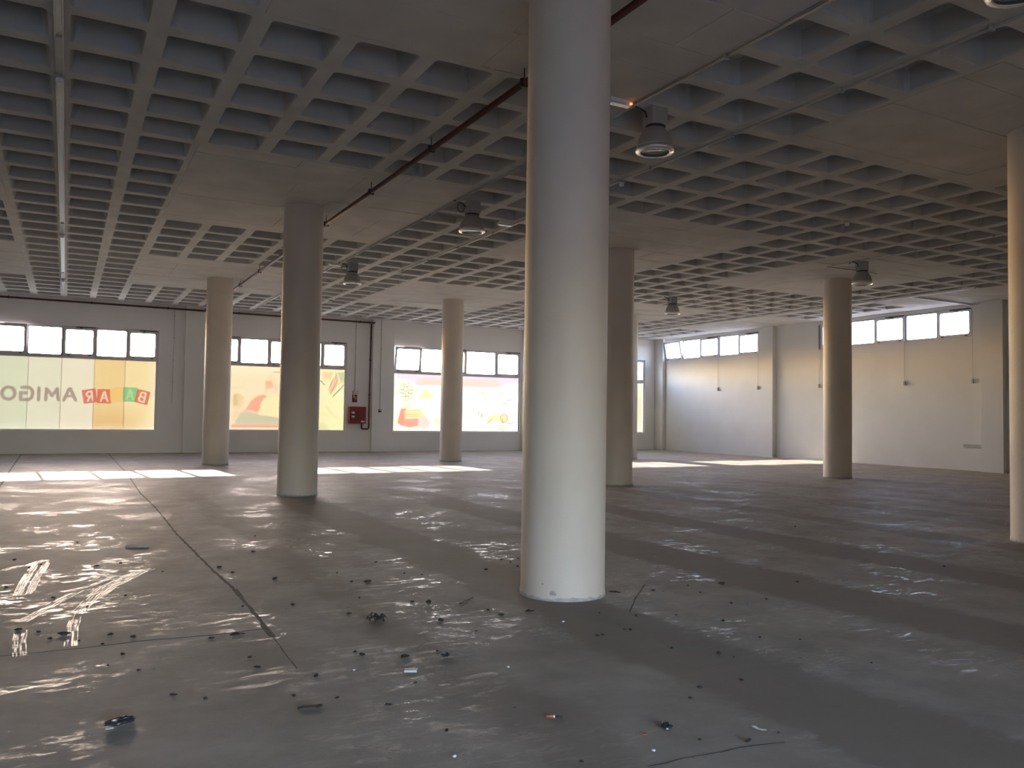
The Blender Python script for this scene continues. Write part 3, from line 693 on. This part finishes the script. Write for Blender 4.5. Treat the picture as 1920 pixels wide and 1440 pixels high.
def strip_window(idx, rect, tilts, label):
    y0, y1, z0, z1 = rect
    win = bpy.data.objects.new('window_%d' % idx, None); C.objects.link(win); win['kind'] = 'structure'; win['label'] = label
    P = RX+.04
    MB().rbox(P, P+.05, y0, y0+.045, z0, z1, .004).build('frame_stile', M['alu'], win); MB().rbox(P, P+.05, y1-.045, y1, z0, z1, .004).build('frame_stile', M['alu'], win)
    MB().rbox(P, P+.05, y0+.045, y1-.045, z0, z0+.03, .004).build('frame_sill', M['alu'], win); MB().rbox(P, P+.05, y0+.045, y1-.045, z1-.045, z1, .004).build('frame_head', M['alu'], win)
    n = 5; ys = [y0+(y1-y0)*k/n for k in range(n+1)]
    for y in ys[1:-1]: MB().rbox(P, P+.05, y-.028, y+.028, z0+.03, z1-.045, .004).build('mullion', M['alu'], win)
    upper_lights(win, [ys[0]+.02]+ys[1:-1]+[ys[-1]-.02], z0+.03, z1-.04, 'y', P-.01, tilts)
    return win
strip_window(5, W_RIGHT[0], {4: math.radians(11)}, 'high strip window nearer the corner, its first light tilted open')
strip_window(6, W_RIGHT[1], {}, 'high strip window above the bare wall near the right edge')
for (x0, x1, z0, z1) in W_BACK: portal('window_portal', ((x0+x1)/2, D+.20, (z0+z1)/2), (-PI/2, 0, 0), x1-x0, z1-z0)
for (y0, y1, z0, z1) in W_RIGHT: portal('window_portal', (RX+.20, (y0+y1)/2, (z0+z1)/2), (0, PI/2, 0), z1-z0, y1-y0)
portal('door_portal', ((DOOR[0]+DOOR[1])/2, VY+.1, 1.45), (PI/2, 0, 0), DOOR[1]-DOOR[0], 3.0)

# ------------------------------------------------------------------ lamps
def bell_lamp(x, y, label, loop=1):
    t = empty('high_bay_lamp', (x, y, 0), label, 'lamp', 'bell lamps hanging under the waffle ceiling')
    MB().rbox(x-.105, x+.105, y-.09, y+.09, H-.20, H-.002, .006).rbox(x-.12, x+.12, y-.03, y+.03, H-.012, H, .003).build('ballast_box', M['ballast'], t)
    MB().lathe([(.0, -.198), (.112, -.198), (.118, -.208), (.112, -.222), (.0, -.222)], x, y, 28, H).build('collar', M['dark'], t)
    prof = [(.100, -.214), (.112, -.232), (.148, -.275), (.176, -.325), (.192, -.375), (.199, -.425), (.200, -.445), (.188, -.447), (.180, -.38), (.150, -.29), (.09, -.235)]
    sh = MB().lathe(prof, x, y, 40, H).build('shade', M['shade'], t)
    MB().lathe([(.200, -.440), (.212, -.458), (.216, -.476), (.206, -.492), (.170, -.500), (.155, -.494), (.190, -.470), (.196, -.447)], x, y, 40, H).build('prismatic_rim', M['chrome'], t, 'bright glassy bottom rim')
    MB().lathe([(.0, -.478), (.08, -.480), (.14, -.484), (.165, -.492)], x, y, 32, H).build('glass_disc', M['glass'], t)
    MB().lathe([(.0, -.24), (.03, -.25), (.045, -.31), (.05, -.36), (.03, -.41), (.0, -.42)], x, y, 16, H).build('bulb', M['white'], t)
    if loop == 1:
        pts = []
        for k in range(22):
            a = k/21; th = math.radians(80-400*a*.95); rad = .075
            pts.append((x-.20+rad*math.cos(th)*(.8), y, H-.115+rad*math.sin(th)))
        pts = [(x-.33, y, H-.02), (x-.26, y, H-.025)]+pts+[(x-.10, y, H-.10)]
        MB().tube(pts, .006, 6).build('supply_cable', M['dark'], t, 'black looped cable')
    else:
        MB().tube([(x-.30, y, H-.02), (x-.20, y, H-.045), (x-.14, y, H-.06), (x-.118, y, H-.12)], .011, 6).build('supply_cable', M['dark'], t, 'short black cable')
    return t
bell_lamp(5.66, 7.18, 'largest grey bell lamp, right of the widest column', 0)
bell_lamp(5.66, 11.86, 'grey bell lamp with a looped black cable, just left of the widest column')
bell_lamp(5.66, 18.15, 'small grey bell lamp beside the shaded second column')
bell_lamp(14.98, 11.86, 'grey bell lamp above the column near the right strip windows', 0)
bell_lamp(14.98, 18.15, 'smallest grey bell lamp, right of the half hidden column', 0)
bell_lamp(5.66, 3.21, 'grey bell lamp of which only the rim shows at the top right edge', 0)

def emergency(x, y, label, led=False, ang=0):
    t = empty('emergency_light', (x, y, 0), label, 'emergency light', 'small emergency lights on the ceiling')
    o1 = MB().rbox(x-.15, x+.15, y-.05, y+.05, H-.045, H, .006).build('housing', M['white'], t)
    MB().rbox(x-.13, x+.13, y-.042, y+.042, H-.062, H-.044, .008).build('lens', M['chrome'], t)
    if led: MB().rbox(x+.095, x+.115, y-.075, y-.05, H-.055, H-.035, .004).build('indicator', M['led'], t, 'tiny glowing orange red indicator')
emergency(6.76, 12.80, 'white emergency light on the ceiling right of the lamp with the looped cable')
emergency(5.33, 18.38, 'white emergency light on the ceiling left of the small bell lamp')
emergency(5.17, 7.17, 'emergency light with a red glowing dot beside the widest column', True)

def conduit(pts, r, label, name='conduit', m='conduit', clips=True, cat='conduit', step=1.57):
    p0 = Vector(pts[0]); t = empty(name, tuple(p0), label, cat)
    pts = [Vector(p) for p in pts]
    MB().tube(pts, r, 8).build('tube', M[m], t)
    if clips:
        for a, b in zip(pts[:-1], pts[1:]):
            L_ = (b-a).length; k = step/2
            while k < L_:
                c = a.lerp(b, k/L_); d = (b-a).normalized()
                ax = Vector((abs(d.x), abs(d.y), abs(d.z)))
                s_ = Vector((.014, .014, .014))+(Vector((1, 1, 1))-ax)*(r*.9)
                MB().rbox(c.x-s_.x, c.x+s_.x, c.y-s_.y, c.y+s_.y, c.z-s_.z, c.z+s_.z, .003).build('clip', M[m], t)
                k += step
    return t
conduit([(5.355, -2.9, 4.772), (5.355, 7.15, 4.772)], .017, 'near half of the long ceiling conduit, ending by the largest bell lamp')
conduit([(5.385, 7.45, 4.776), (5.385, 28.5, 4.776)], .015, 'far half of the long ceiling conduit, running to the window wall')
conduit([(6.93, -2.9, 4.776), (6.93, 18.6, 4.776)], .014, 'thin ceiling conduit carrying two detectors, right of the lamp row')
conduit([(14.77, -2.9, 4.778), (14.77, 12.55, 4.778)], .014, 'thin ceiling conduit leading to the lamp near the right column')
conduit([(5.40, 12.74, 4.785), (6.62, 12.78, 4.785)], .009, 'short dark cross cable between conduit and emergency light', clips=False)
conduit([(14.75, 12.58, 4.785), (16.4, 12.58, 4.785)], .009, 'short cross cable right of the lamp by the right column', clips=False)
# surface rail on the left rib
t = empty('lighting_rail', (-.165, -2.9, H), 'long surface lighting rail running along a rib on the left', 'lighting rail')
MB().rbox(-.205, -.125, -2.9, 28.3, H-.022, H, .004).build('channel', M['conduit'], t)
MB().rbox(-.205, -.190, -2.9, 28.3, H-.038, H-.020, .003).build('lip', M['conduit'], t); MB().rbox(-.140, -.125, -2.9, 28.3, H-.038, H-.020, .003).build('lip', M['conduit'], t)
for y0 in (9.6, 18.2, 24.4):
    MB().rbox(-.20, -.13, y0-1.1, y0-.08, H-.042, H-.022, .004).build('cover', M['ballast'], t)

def detector(x, y, z, label):
    t = empty('smoke_detector', (x, y, 0), label, 'detector', 'small round detectors on the ceiling')
    MB().lathe([(.0, 0), (.052, 0), (.052, -.018), (.045, -.028), (.0, -.028)], x, y, 20, z).build('base', M['ballast'], t)
    MB().lathe([(.034, -.026), (.036, -.060), (.026, -.078), (.0, -.082)], x, y, 20, z).build('head', M['white'], t)
for x, y, z, lb in ((-.165, 9.51, H-.03, 'detector on the left ceiling rail, nearest the camera'), (-.165, 18.15, H-.03, 'detector halfway along the left ceiling rail'), (-.165, 24.43, H-.03, 'detector at the far end of the left ceiling rail'),
                    (6.93, 9.55, H-.03, 'detector on the thin conduit below the largest bell lamp'), (7.06, 18.62, H-.01, 'detector on the thin conduit between the small bell lamp and the slender column'),
                    (11.71, 9.57, H, 'lone detector among the coffers at right'), (18.12, 18.40, H, 'far detector above the strip window near the corner'),
                    (5.45, 24.35, H, 'far detector just left of the shaded second column'), (6.97, 24.45, H, 'far detector on the ceiling right of the shaded second column')):
    detector(x, y, z, lb)

# red fire main
def redpipe(pts, r, label, bands):
    t = empty('red_pipe', pts[0], label, 'pipe', 'dark red fire water pipes')
    MB().tube(pts, r, 12).build('tube', M['pipe'], t)
    for b in bands:
        x, y, z = b[:3]; dx, dy, dz = b[3]
        e = r+.009
        MB().rbox(x-(e if not dx else .018), x+(e if not dx else .018), y-(e if not dy else .018), y+(e if not dy else .018), z-(e if not dz else .018), z+(e if not dz else .018), .005).build('pipe_clamp', M['dark'], t)
        if b[4]: MB().tube([(x, y, z+e-.01), (x, y, H+.005)], .006, 6).build('hanger_rod', M['dark'], t)
    return t
redpipe([(3.88, -2.9, 4.65), (3.88, 28.42, 4.65)], .033, 'long dark red pipe hanging under the ceiling, passing behind the widest column',
        [(3.88, y, 4.65, (0, 1, 0), True) for y in (2.3, 4.65, 6.99, 9.34, 11.62, 14.02, 16.73, 19.6, 22.0, 24.6, 27.0)])
redpipe([(-7.9, 28.45, 4.66), (9.70, 28.45, 4.66), (9.735, 28.45, 4.66), (9.735, 28.50, 4.66)], .030, 'dark red pipe running along the top of the window wall',
        [(x, 28.45, 4.66, (1, 0, 0), False) for x in (-1.6, .6, 2.8, 5.0, 7.2, 9.2)])
redpipe([(9.64, 28.50, 4.62), (9.62, 28.50, .84), (9.60, 28.50, .82), (9.38, 28.50, .82), (9.36, 28.50, .84), (9.36, 28.50, 1.01)], .028, 'vertical dark red riser feeding the red hose cabinet',
        [(9.63, 28.50, 3.3, (0, 0, 1), False), (9.625, 28.50, 2.05, (0, 0, 1), False)])
# hose cabinet
hx0, hx1, hz0, hz1, hy = 8.89, 9.50, 1.01, 1.61, 28.46
t = empty('hose_cabinet', (9.2, 28.6, 1.01), 'red wall cabinet for a fire hose with small white labels', 'hose cabinet')
MB().rbox(hx0, hx1, hy, D, hz0, hz1, .012).build('body', M['red'], t)
MB().rbox(hx0+.045, hx1-.02, hy-.014, hy+.002, hz0+.03, hz1-.045, .006).build('door', M['red'], t)
MB().box(hx0+.19, hx0+.41, hy-.0155, hy-.012, hz0+.11, hz0+.46).build('door_panel', M['darkred'], t)
for z in (hz0+.355, hz0+.215): MB().rbox(hx0+.075, hx0+.185, hy-.019, hy-.013, z, z+.065, .002).build('label_plate', M['paper'], t)
MB().rbox(hx0+.10, hx0+.16, hy-.026, hy-.013, hz0+.285, hz0+.348, .004).build('lock', M['dark'], t)
MB().rbox(hx0+.42, hx0+.555, hy-.019, hy-.013, hz0+.045, hz0+.10, .002).build('label_plate', M['paper'], t)
t = empty('fire_hose_sign', (9.12, D, 1.75), 'red sign with a pale hose reel pictogram above the red cabinet', 'sign')
MB().rbox(9.03, 9.22, D-.008, D, 1.77, 2.045, .002).build('plate', M['darkred'], t)
pk = mat('pink_white_print', (.66, .38, .40), .5, noise=.05)
q = MB()
q.box(9.065, 9.125, D-.0105, D-.007, 1.93, 2.02); q.box(9.125, 9.15, D-.0105, D-.007, 1.90, 1.96); q.box(9.155, 9.20, D-.0105, D-.007, 1.96, 1.985); q.box(9.16, 9.195, D-.0105, D-.007, 1.87, 1.93)
q.build('pictogram', pk, t)
rg = [(9.12+.068*math.cos(a), D-.0105, 1.855+.05*math.sin(a)) for a in [2*PI*k/24 for k in range(24)]]
MB().add(rg+[(9.12, D-.0105, 1.855)], [(k, (k+1) % 24, 24) for k in range(24)]).build('pictogram', M['red'], t)
t = empty('alarm_beacon', (9.12, D, 2.1), 'small white and pink alarm box above the red sign', 'alarm')
MB().rbox(9.03, 9.24, D-.05, D, 2.085, 2.185, .006).build('housing', pk, t); MB().rbox(9.08, 9.19, D-.07, D-.045, 2.10, 2.165, .012).build('lens', M['white'], t)
def drop(x, ztop, zbot, label, box=None, r=.010, y=D-.012):
    t = empty('cable_drop', (x, y, zbot), label, 'cable')
    MB().tube([(x, y, ztop), (x, y, zbot)], r, 6).build('tube', M['conduit'], t)
    z = ztop-.35
    while z > zbot+.2: MB().rbox(x-.018, x+.018, y-.014, y+.012, z-.012, z+.012, .003).build('clip', M['conduit'], t); z -= .72
    if box:
        MB().rbox(x-.05, x+.05, y-.04, y+.012, zbot-.10, zbot, .006).build('switch_box', M['dark'] if box == 'd' else M['white'], t)
        MB().rbox(x-.032, x+.032, y-.046, y-.038, zbot-.05, zbot-.015, .004).build('rocker', M['white'] if box == 'd' else M['dark'], t)
drop(9.12, H, 2.185, 'thin conduit dropping to the alarm box above the red cabinet')
drop(10.04, H, 1.53, 'thin conduit dropping to a small black switch between two shop windows', 'd', y=D-.132)
drop(3.02, H, 1.6, 'faint thin wire down the wall right of the lettered window', r=.006)
# window cranks on the right wall
def crank(y, z1, label, heavy=False, x=RX-.03):
    t = empty('window_crank', (x, y, 2.55), label, 'window crank', 'window crank rods on the right wall')
    MB().tube([(x, y, z1), (x, y, 2.62)], .006, 6).build('rod', M['conduit'], t)
    if heavy: MB().rbox(x-.012, x+.012, y-.012, y+.012, 3.82, 4.66, .003).build('guide', M['dark'], t)
    MB().rbox(x-.03, x+.02, y-.03, y+.03, 2.50, 2.63, .008).build('handle', M['ballast'], t)
crank(24.81, 3.86, 'crank rod hanging below the middle of the strip window near the corner')
crank(22.66, 3.86, 'crank rod hanging at the right end of the strip window near the corner')
crank(19.80, 4.66, 'crank rod with a dark guide just left of the column by the right wall', True)
crank(16.52, 3.86, 'crank rod hanging below the middle of the right strip window')
crank(14.34, 4.6, 'crank rod hanging at the right end of the right strip window')
t = empty('socket_strip', (RX, 14.35, .7), 'white plastic socket strip low on the wall at right', 'socket')
MB().rbox(RX-.04, RX, 14.08, 14.63, .665, .755, .008).build('body', M['conduit'], t)
for y in (14.17, 14.25): MB().lathe([(.0, 0), (.018, 0), (.018, .002)], 0, 0, 12).build('outlet', M['dark'], t).matrix_local = Matrix.Translation((RX-.041, y, .71)) @ Matrix.Rotation(-PI/2, 4, 'Y')
# white trunking near the right wall
def trunk(x0, x1, y0, y1, label):
    t = empty('cable_trunking', (x0, y0, H), label, 'cable trunking')
    MB().rbox(x0, x1, y0, y1, H-.05, H, .004).build('channel', M['white'], t)
    if x1-x0 < .2: MB().rbox(x0+.008, x1-.008, y0, y1, H-.056, H-.048, .002).build('lid', M['white'], t)
    else: MB().rbox(x0, x1, y0+.008, y1-.008, H-.056, H-.048, .002).build('lid', M['white'], t)
trunk(19.98, 20.04, 12.5, 28.5, 'white trunking running along the ceiling parallel to the right wall')
trunk(20.04, RX-.02, 14.33, 14.39, 'short white trunking branching across to the right wall')

# ------------------------------------------------------------------ litter
def clod(r, sq=.5, seed=0, n=2, sx=1.0):
    bm = bmesh.new(); bmesh.ops.create_icosphere(bm, subdivisions=n, radius=r); rd = random.Random(seed)
    for v in bm.verts: v.co *= rd.uniform(.7, 1.2); v.co.x *= sx; v.co.z *= sq
    mz = min(v.co.z for v in bm.verts)
    mb = MB(); bm.verts.index_update(); mb.add([(v.co.x, v.co.y, v.co.z-mz) for v in bm.verts], [[v.index for v in f.verts] for f in bm.faces]); bm.free(); return mb
def sheet(pts, th=.0015, curl=.0, seed=0):
    rd = random.Random(seed); n = len(pts)
    cx = sum(p_[0] for p_ in pts)/n; cy_ = sum(p_[1] for p_ in pts)/n
    lo = [(x, y, .001+curl*rd.random()) for x, y in pts]; hi = [(x, y, z+th) for x, y, z in lo]
    vs = lo+hi+[(cx, cy_, .0008), (cx, cy_, .0008+th)]
    fs = [(k, (k+1) % n, n+(k+1) % n, n+k) for k in range(n)]+[((k+1) % n, k, 2*n) for k in range(n)]+[(n+k, n+(k+1) % n, 2*n+1) for k in range(n)]
    return MB().add(vs, fs)
def place(o, x, y, rz=0, label=None, cat='litter', group=None):
    o.location = (x, y, .001); o.rotation_euler = (0, 0, rz); return tag(o, label, cat, group)
def leaf_pts(l, w_, n=6):
    up = [(l*(k/n-.5), w_*.5*math.sin(PI*k/n)**.8) for k in range(n+1)]; return up+[(x, -y*.8) for x, y in reversed(up[1:-1])]
# clump of dry leaves
t = empty('leaf_clump', (1.833, 5.213, 0), 'small tangled clump of dry dark leaves on the floor left of centre', 'leaves')
rd = random.Random(4)
for k in range(26):
    a = rd.random()*6.28; rr_ = .055*math.sqrt(rd.random())
    o = sheet(leaf_pts(rd.uniform(.03, .055), rd.uniform(.010, .018)), .001, .012, k).build('leaf', M['leaf'])
    o.parent = t; o.location = (rr_*math.cos(a)*1.2, rr_*math.sin(a)*1.3, rd.uniform(0, .028)); o.rotation_euler = (rd.uniform(-.9, .9), rd.uniform(-.9, .9), rd.random()*6.28)
t = empty('switch_plate', (1.649, 4.111, 0), 'small rectangular white plastic plate lying on the floor', 'plastic plate')
rz = -.45
o = MB().rbox(-.034, .034, -.030, .030, 0, .006, .002).build('plate', M['paper']); o.parent = t; t.rotation_euler = (0, 0, rz); t.location = (1.649, 4.111, .001)
o = MB().rbox(-.030, .030, -.026, -.014, .006, .009, .001).build('raised_bar', M['white']); o.parent = t
o = MB().rbox(-.028, .028, -.006, .024, .006, .0075, .0007).build('raised_panel', M['conduit']); o.parent = t
rag = []
x_ = [(-.05, -.014, 0), (-.03, .002, 0), (.0, .004, 0), (.03, .006, 0), (.052, .018, 0)]
t = empty('twisted_strip', (1.03, 3.795, .001), 'dark twisted strip of rubber shaped like a bone on the floor', 'rubber strip'); t.rotation_euler = (0, 0, -.35)
o = MB().tube([(a, b, .006) for a, b, c in x_], .005, 7).build('strip', M['dirt']); o.parent = t
for k, (cx_, cy_) in enumerate(((-.042, -.010), (-.03, .004), (.045, .012), (.036, .004))):
    o = clod(.012, .5, k+30).build('frayed_end', M['dirt']); o.parent = t; o.location = (cx_, cy_, 0)
t = empty('crumpled_wrapper', (.25, 3.946, .001), 'crumpled dark wrapper with a pale end at the lower left of the floor', 'wrapper'); t.rotation_euler = (0, 0, .25)
o = clod(.045, .35, 51, 3, 1.35).build('body', M['foil']); o.parent = t; o.scale = (1, .42, 1)
o = sheet([(-.065, -.02), (-.035, -.03), (-.03, -.008), (-.06, -.004)], .002, .006, 3).build('pale_end', M['paper']); o.parent = t
o = clod(.018, .4, 53).build('fold', M['dirt']); o.parent = t; o.location = (.045, .012, 0)
t = empty('marker_stub', (1.977, 3.198, .001), 'orange and black stub like a felt pen end on the floor near the front', 'stub'); t.rotation_euler = (0, 0, -.55)
o = MB().tube([(-.035, 0, .006), (-.002, 0, .006)], .0055, 8).build('orange_end', M['orange']); o.parent = t
o = MB().tube([(-.002, 0, .006), (.006, 0, .006)], .006, 8).build('pale_band', M['paper']); o.parent = t
o = MB().tube([(.006, 0, .006), (.040, -.004, .005)], .005, 8).build('dark_end', M['dirt']); o.parent = t
place(sheet([(-.022, .03), (-.008, .012), (.002, .004), (.028, -.026), (.012, -.022), (-.012, -.006), (-.026, .004)], .0012, .006, 8).build('torn_paper', M['paper']), 2.717, 2.687, -.5, 'torn white paper scrap on the floor at the lower right', 'paper')
t = empty('crumpled_foil', (2.352, 2.866, .001), 'crumpled black foil ball with a white fleck near the front', 'foil')
o = clod(.024, .6, 61, 3).build('foil_ball', M['foil']); o.parent = t
o = clod(.006, .7, 62).build('white_fleck', M['paper']); o.parent = t; o.location = (-.012, -.018, .004)
place(sheet([(-.016, .006), (0, .010), (.016, .002), (.012, -.008), (-.004, -.004)], .002, .005, 9).build('orange_scrap', M['orange']), 2.222, 2.856, -.5, 'tiny orange brown scrap left of the crumpled foil ball')
t = empty('stick', (.665, 8.93, .001), 'long pale stick lying on the floor at left', 'stick')
o = MB().tube([(-.10, .04, .012), (-.03, .012, .013), (.05, -.022, .012), (.10, -.04, .011)], .011, 7).build('shaft', M['chip']); o.parent = t
place(sheet([(-.05, .0), (-.02, .012), (.01, .014), (.05, -.012), (.03, -.016), (0, .002), (-.03, -.006)], .002, .012, 12).build('curled_leaf', M['leaf']), 3.789, 5.258, -.5, 'curled dark leaf just right of the widest column', 'leaf')
place(sheet(leaf_pts(.10, .045), .002, .014, 13).build('dry_leaf', M['leaf']), .964, 5.215, .1, 'broad dark leaf on the floor joint at left', 'leaf')
place(clod(.022, .4, 71, 2, 1.4).build('black_scrap', M['dirt']), 1.705, 4.35, .6, 'black scrap lying just above the white plastic plate')
place(clod(.026, .4, 72, 3, 1.1).build('grey_scrap', M['foil']), 1.922, 4.269, .2, 'grey crumpled scrap right of the white plastic plate')
place(sheet(leaf_pts(.085, .04), .002, .012, 14).build('dry_leaf', M['leaf']), 2.881, 4.989, .1, 'dark leaf at the foot of the widest column, to its left', 'leaf')
place(clod(.011, .5, 73).build('white_chip', M['paper']), 2.932, 4.64, 0, 'small white chip in front of the widest column')
t = empty('twig', (2.6, 5.45, .001), 'thin bent twig left of the widest column', 'twig')
o = MB().tube([(-.06, -.05, .004), (0, 0, .005), (.06, .05, .004), (.11, .09, .004)], .003, 5).build('stem', M['leaf']); o.parent = t
o = clod(.012, .4, 74).build('knot', M['leaf']); o.parent = t; o.location = (-.06, -.05, 0)
place(clod(.020, .8, 75).build('black_pellet', M['dirt']), 2.331, 5.49, .4, 'small upright black pellet between the leaf clump and the column')
for k, (x, y, lb) in enumerate(((1.399, 3.007, 'white chip near the bottom edge, left of centre'), (1.381, 4.239, 'tiny white speck left of the white plastic plate'), (2.142, 3.936, 'white flecked crumb in front of the widest column, toward the front'), (2.148, 2.70, 'white speck below the orange scrap'))):
    place(clod(.008, .6, 80+k).build('white_chip', M['paper']), x, y, 0, lb)
CR = [(0.149, 9.478), (-0.358, 8.592), (-0.144, 8.27), (-0.228, 8.143), (0.274, 7.977), (0.47, 8.058), (-0.35, 7.317), (-0.033, 6.775), (0.176, 6.389), (0.761, 7.498), (0.427, 6.642), (-0.211, 5.875), (-0.101, 5.782), (-0.036, 5.581), (0.035, 5.651), (0.112, 5.46), (0.231, 5.33), (0.28, 5.523), (0.399, 5.415), (0.322, 5.064), (1.86, 9.249), (1.645, 8.235), (1.223, 7.533), (1.277, 7.219), (1.535, 6.809), (1.127, 5.952), (1.451, 5.857), (2.069, 6.868), (2.064, 6.455), (2.181, 6.403), (1.942, 5.875), (1.729, 5.437), (0.807, 5.197), (5.215, 10.902), (2.531, 7.219), (2.578, 6.617), (2.697, 6.513), (3.653, 6.884), (3.665, 6.726), (3.825, 6.872), (3.62, 6.511), (3.291, 6.488), (2.249, 5.601), (2.629, 5.14), (2.649, 4.979), (2.234, 5.138), (2.215, 5.005), (4.106, 5.179), (4.483, 5.209), (4.787, 5.142), (4.395, 4.963), (4.704, 4.576), (4.354, 4.582), (3.745, 4.471), (3.483, 4.576), (3.295, 4.747), (3.928, 4.208), (2.987, 4.265), (3.189, 4.311), (3.215, 4.284), (3.189, 3.844), (3.845, 3.793), (3.366, 3.64), (3.392, 3.546), (3.133, 3.22), (0.24, 4.878), (0.378, 4.721), (0.938, 4.502), (0.936, 4.705), (0.494, 4.239), (0.622, 4.12), (2.708, 3.122), (2.571, 2.601), (2.76, 2.612), (1.507, 4.489), (1.488, 4.555), (1.003, 3.984), (1.179, 3.865), (1.597, 3.914), (1.177, 4.229), (1.916, 4.376), (2.313, 4.679), (1.364, 3.671), (2.398, 2.705), (1.482, 3.267), (4.019, 3.123), (8.228, 7.519), (7.317, 4.891), (5.438, 4.945), (4.036, 3.649), (1.824, 2.74), (2.856, 3.224), (2.949, 4.269)]
rd = random.Random(12)
variants = [clod(.016, .55, 200+k, 2, (1, 1.5, 1.9, 1.2, 2.2)[k]).mesh('dirt_crumb', M['dirt']) for k in range(5)]
LM = [('the leaf clump', 1.833, 5.213), ('the white plastic plate', 1.649, 4.111), ('the twisted rubber strip', 1.03, 3.795), ('the crumpled dark wrapper', .25, 3.946), ('the torn white paper', 2.717, 2.687),
      ('the crumpled foil ball', 2.352, 2.866), ('the orange and black stub', 1.977, 3.198), ('the long pale stick', .665, 8.93), ('the curled dark leaf', 3.789, 5.258), ('the broad dark leaf', .964, 5.215),
      ('the foot of the widest column', 3.27, 5.14), ('the thin twig', 2.6, 5.45), ('the black upright pellet', 2.331, 5.49), ('the shaded second column', 3.42, 13.72), ('the foot of the right edge column', 9.95, 5.43)]
used = set()
def where(x, y, adj):
    opts = sorted((math.hypot(x-lx, y-ly), nm, x-lx, y-ly) for nm, lx, ly in LM)
    for d, nm, dx, dy in opts[:6]:
        cs, sn = math.cos(YAW), math.sin(YAW); rt = dx*cs-dy*sn; bk = dx*sn+dy*cs       # right of, behind, as the camera sees it
        a = math.degrees(math.atan2(bk, rt)) % 360
        word = ('right of', 'behind and right of', 'behind', 'behind and left of', 'left of', 'in front and left of', 'in front of', 'in front and right of')[int((a+22.5)//45) % 8]
        dist = 'just ' if d < .12 else 'a hand ' if d < .25 else 'closely ' if d < .45 else 'an arm ' if d < .8 else 'a stride ' if d < 1.3 else 'far '
        dist = {'a hand ': "a hand's breadth ", 'an arm ': "an arm's length "}.get(dist, dist)
        lab = '%s dark crumb %s%s %s' % (adj, dist, word, nm)
        if lab not in used and len(lab.split()) <= 16: used.add(lab); return lab
    return lab
SHAPES = ('round', 'oval', 'long', 'lumpy', 'sliver shaped')
for k, (x, y) in enumerate(CR):
    o = bpy.data.objects.new('dirt_crumb', variants[k % 5]); C.objects.link(o)
    s_ = rd.uniform(.45, 1.0)*(.75 if y < 5 else 1.1); o.scale = (s_, s_, s_)
    place(o, x, y, rd.random()*6.28, where(x, y, ('tiny ' if s_ < .5 else 'small ' if s_ < .75 else 'bigger ')+SHAPES[k % 5]), 'dirt', 'crumbs of dirt on the concrete floor')
